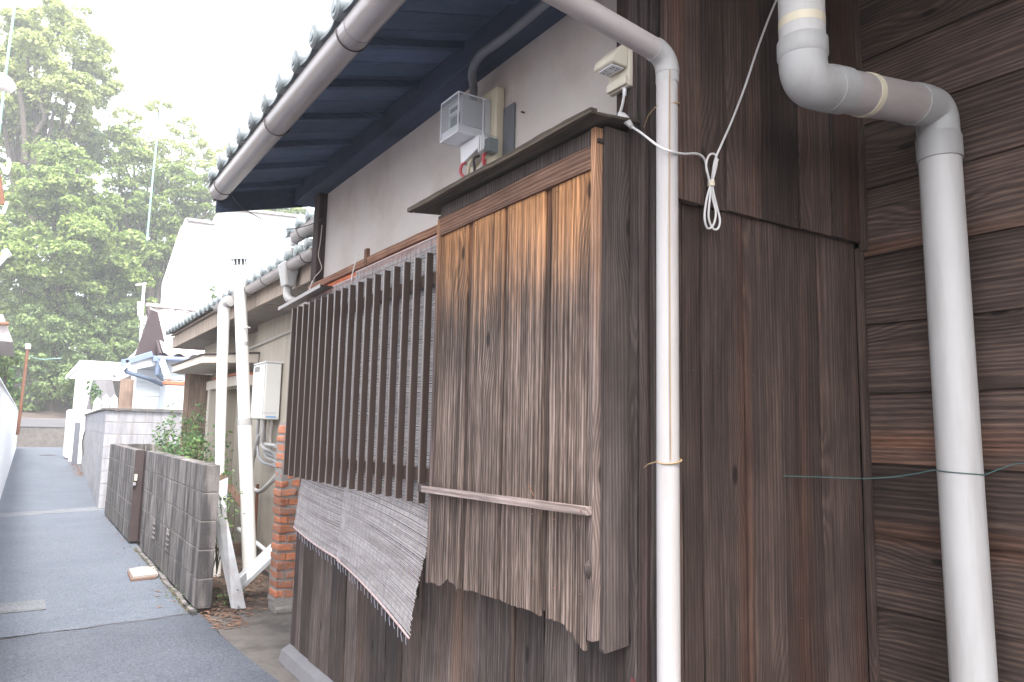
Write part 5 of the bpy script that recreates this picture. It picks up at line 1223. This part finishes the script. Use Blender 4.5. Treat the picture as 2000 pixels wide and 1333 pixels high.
tree('sparse yellow green tree top left of the gutter end', 66, [(300, 300, 55, 0), (250, 235, 30, 0), (310, 215, 26, 0), (360, 255, 30, 1), (390, 300, 36, 1), (430, 300, 26, 0), (280, 270, 30, 0), (345, 310, 40, 0), (230, 270, 26, 0), (420, 340, 40, 0)],
     'leaf_yellow', (320, 700, .3), size=.15, density=19, sub=11, fill=.05, name='sparse_tree')
tree('broad rounded green tree filling the middle of the grove', 57, [(130, 400, 80, 0), (60, 380, 65, 0), (190, 480, 75, -1), (100, 500, 90, -2), (30, 480, 70, 0), (250, 540, 55, 0), (150, 330, 50, 0), (30, 560, 75, 0), (180, 570, 70, 0), (90, 300, 45, 1), (200, 400, 45, 1), (275, 610, 40, 0), (120, 610, 60, 0)],
     'leaf_big', (110, 760, .5), size=.15, density=36)
tree('dense deep green tree behind the white house', 63, [(300, 420, 60, 0), (350, 360, 52, 0), (400, 370, 45, 1), (260, 340, 60, 0), (330, 480, 55, 0), (380, 430, 45, 1), (440, 390, 36, 0), (225, 300, 55, 1), (290, 520, 50, 0), (430, 350, 30, 0), (320, 560, 45, 1), (560, 415, 45, 3), (500, 400, 40, 3)],
     'leaf_big', (310, 760, .45), size=.155, density=36)
tree('shadowy dark evergreen filling the gap between the grove trees', 68, [(250, 440, 80, 0), (150, 290, 60, 0), (60, 330, 70, 0), (330, 520, 70, 0), (250, 560, 70, 0), (60, 640, 90, 0), (200, 660, 80, 0), (20, 420, 60, 0), (160, 440, 90, 0), (360, 440, 60, 0)],
     'leaf_dark', (220, 760, .5), size=.22, density=22)
tree('low dark spreading shrub tree above the retaining wall', 54, [(110, 690, 55, 0), (60, 720, 48, 0), (160, 650, 52, 1), (180, 700, 48, 1), (110, 750, 48, -1), (60, 780, 36, 0), (150, 770, 38, 0), (70, 650, 52, 0), (220, 640, 55, 2), (250, 690, 48, 2), (10, 660, 60, 2)],
     'leaf_dark', (110, 815, .25), size=.13, density=42, name='shrub_tree', zg=1.2)
tree('dark shrub overhanging the left fence top', 33, [(5, 690, 34, 0), (-25, 680, 40, 0), (25, 700, 20, 0), (-20, 720, 40, 0)],
     'leaf_dark', (-10, 760, .08), size=.055, density=150, name='fence_shrub', zg=0)
tree('bright green shrub showing over the white fence', 36, [(15, 740, 26, 0), (-5, 730, 28, 0), (28, 770, 16, 0)],
     'leaf_bush', (5, 790, .06), size=.07, density=110, name='fence_shrub', zg=0)
tree('small green sprig of a tree above the beige house ridge', 24, [(418, 565, 9, 0), (412, 578, 9, 0), (424, 580, 7, 0)],
     'leaf_bush', (418, 700, .03), size=.05, density=110, name='young_tree', zg=0)
tree('small potted plant behind the pale wall under the carport', 28, [(185, 770, 14, 0), (178, 755, 12, 0), (190, 790, 12, 0)],
     'leaf_bush', (185, 850, .03), size=.06, density=90, name='garden_shrub', zg=0)

def bush(name, label, stems, leafsize, mat, nleaf):
    root = thing(name, tuple(stems[0][0]), label, 'shrub'); sm = MB(); P = []
    for pts in stems:
        path = smooth_path(pts, 5); sm.tube(path, [.006*(1-.6*i/len(path)) for i in range(len(path))], 5)
        for _ in range(nleaf):
            t_ = RNG.uniform(.25, 1); p = path[min(int(t_*len(path)), len(path)-1)]
            P.append(np.array(p)+RNG.normal(size=3)*.045)
    part('stems', sm, 'stem', root)
    P = np.array(P); n = len(P); NRM = RNG.normal(size=(n, 3))*.6+np.array([-.3, -.3, .6]); NRM /= np.linalg.norm(NRM, axis=1)[:, None]
    a = RNG.normal(size=(n, 3)); a -= NRM*(a*NRM).sum(1)[:, None]; a /= np.linalg.norm(a, axis=1)[:, None]; b = np.cross(NRM, a); s = leafsize*RNG.uniform(.6, 1.3, (n, 1))
    v = np.stack([P-a*s, P-b*s*.42, P+a*s, P+b*s*.42], 1).reshape(-1, 3)
    o = leafobj('foliage', v, n, mat, root)
st = []
for k in range(24):
    b0_ = V(U(1.55, 1.95), U(8.4, 10.8), 0); t0_ = V(b0_.x+U(-.3, .15), b0_.y+U(-.6, .5), U(1.15, 1.5)*(1 if k % 4 else 1.15))
    st.append([b0_, b0_.lerp(t0_, .5)+V(U(-.1, .1), U(-.1, .1), .08), t0_])
bush('leafy_shrub', 'leafy green shrub growing up behind the near block wall', st, .032, 'leaf_bush', 110)
st = []
for k in range(7):
    b0_ = V(U(1.5, 1.62), U(7.0, 7.5), .2); t0_ = V(b0_.x+U(-.05, .18), b0_.y+U(-.3, .3), U(.6, 1.15))
    st.append([b0_, b0_.lerp(t0_, .5)+V(U(-.05, .05), 0, .05), t0_])
bush('leafy_shrub', 'low sprigs of green leaves around the leaning metal strip', st, .022, 'leaf_bush', 40)
st = [[V(1.60+U(-.05, .05), 6.75, 0), V(1.55+U(-.1, .1), 6.7, .06), V(1.52+U(-.1, .1), 6.6, .1)] for _ in range(5)]
bush('leafy_shrub', 'tiny green seedling at the foot of the near block wall', st, .018, 'leaf_bush', 14)

# ------------------------------------------------------------ air
hz = MB().box(-120, 120, -20, 120, -1.2, 45)
HZ = part('haze', hz, 'dark_void', origin=(0, 0, 0), kind='stuff')
hm = bpy.data.materials.new('haze_air'); hm.use_nodes = True; hn = hm.node_tree.nodes
hn.remove(hn['Principled BSDF']); pv = hn.new('ShaderNodeVolumePrincipled')
pv.inputs['Color'].default_value = (.95, .97, 1, 1); pv.inputs['Density'].default_value = HAZE; pv.inputs['Anisotropy'].default_value = .3
hm.node_tree.links.new(pv.outputs[0], hn['Material Output'].inputs['Volume']); HZ.data.materials[0] = hm

wl_ = []
for k in range(26):
    yy = U(6.5, 9.9); wl_.append([V(1.235, yy, 0), V(1.225+U(-.02, .01), yy+U(-.02, .02), .02), V(1.215+U(-.03, .01), yy+U(-.03, .03), U(.03, .07))])
bush('wall_weeds', 'thin green weeds growing along the foot of the near block wall', wl_, .010, 'leaf_bush', 5)
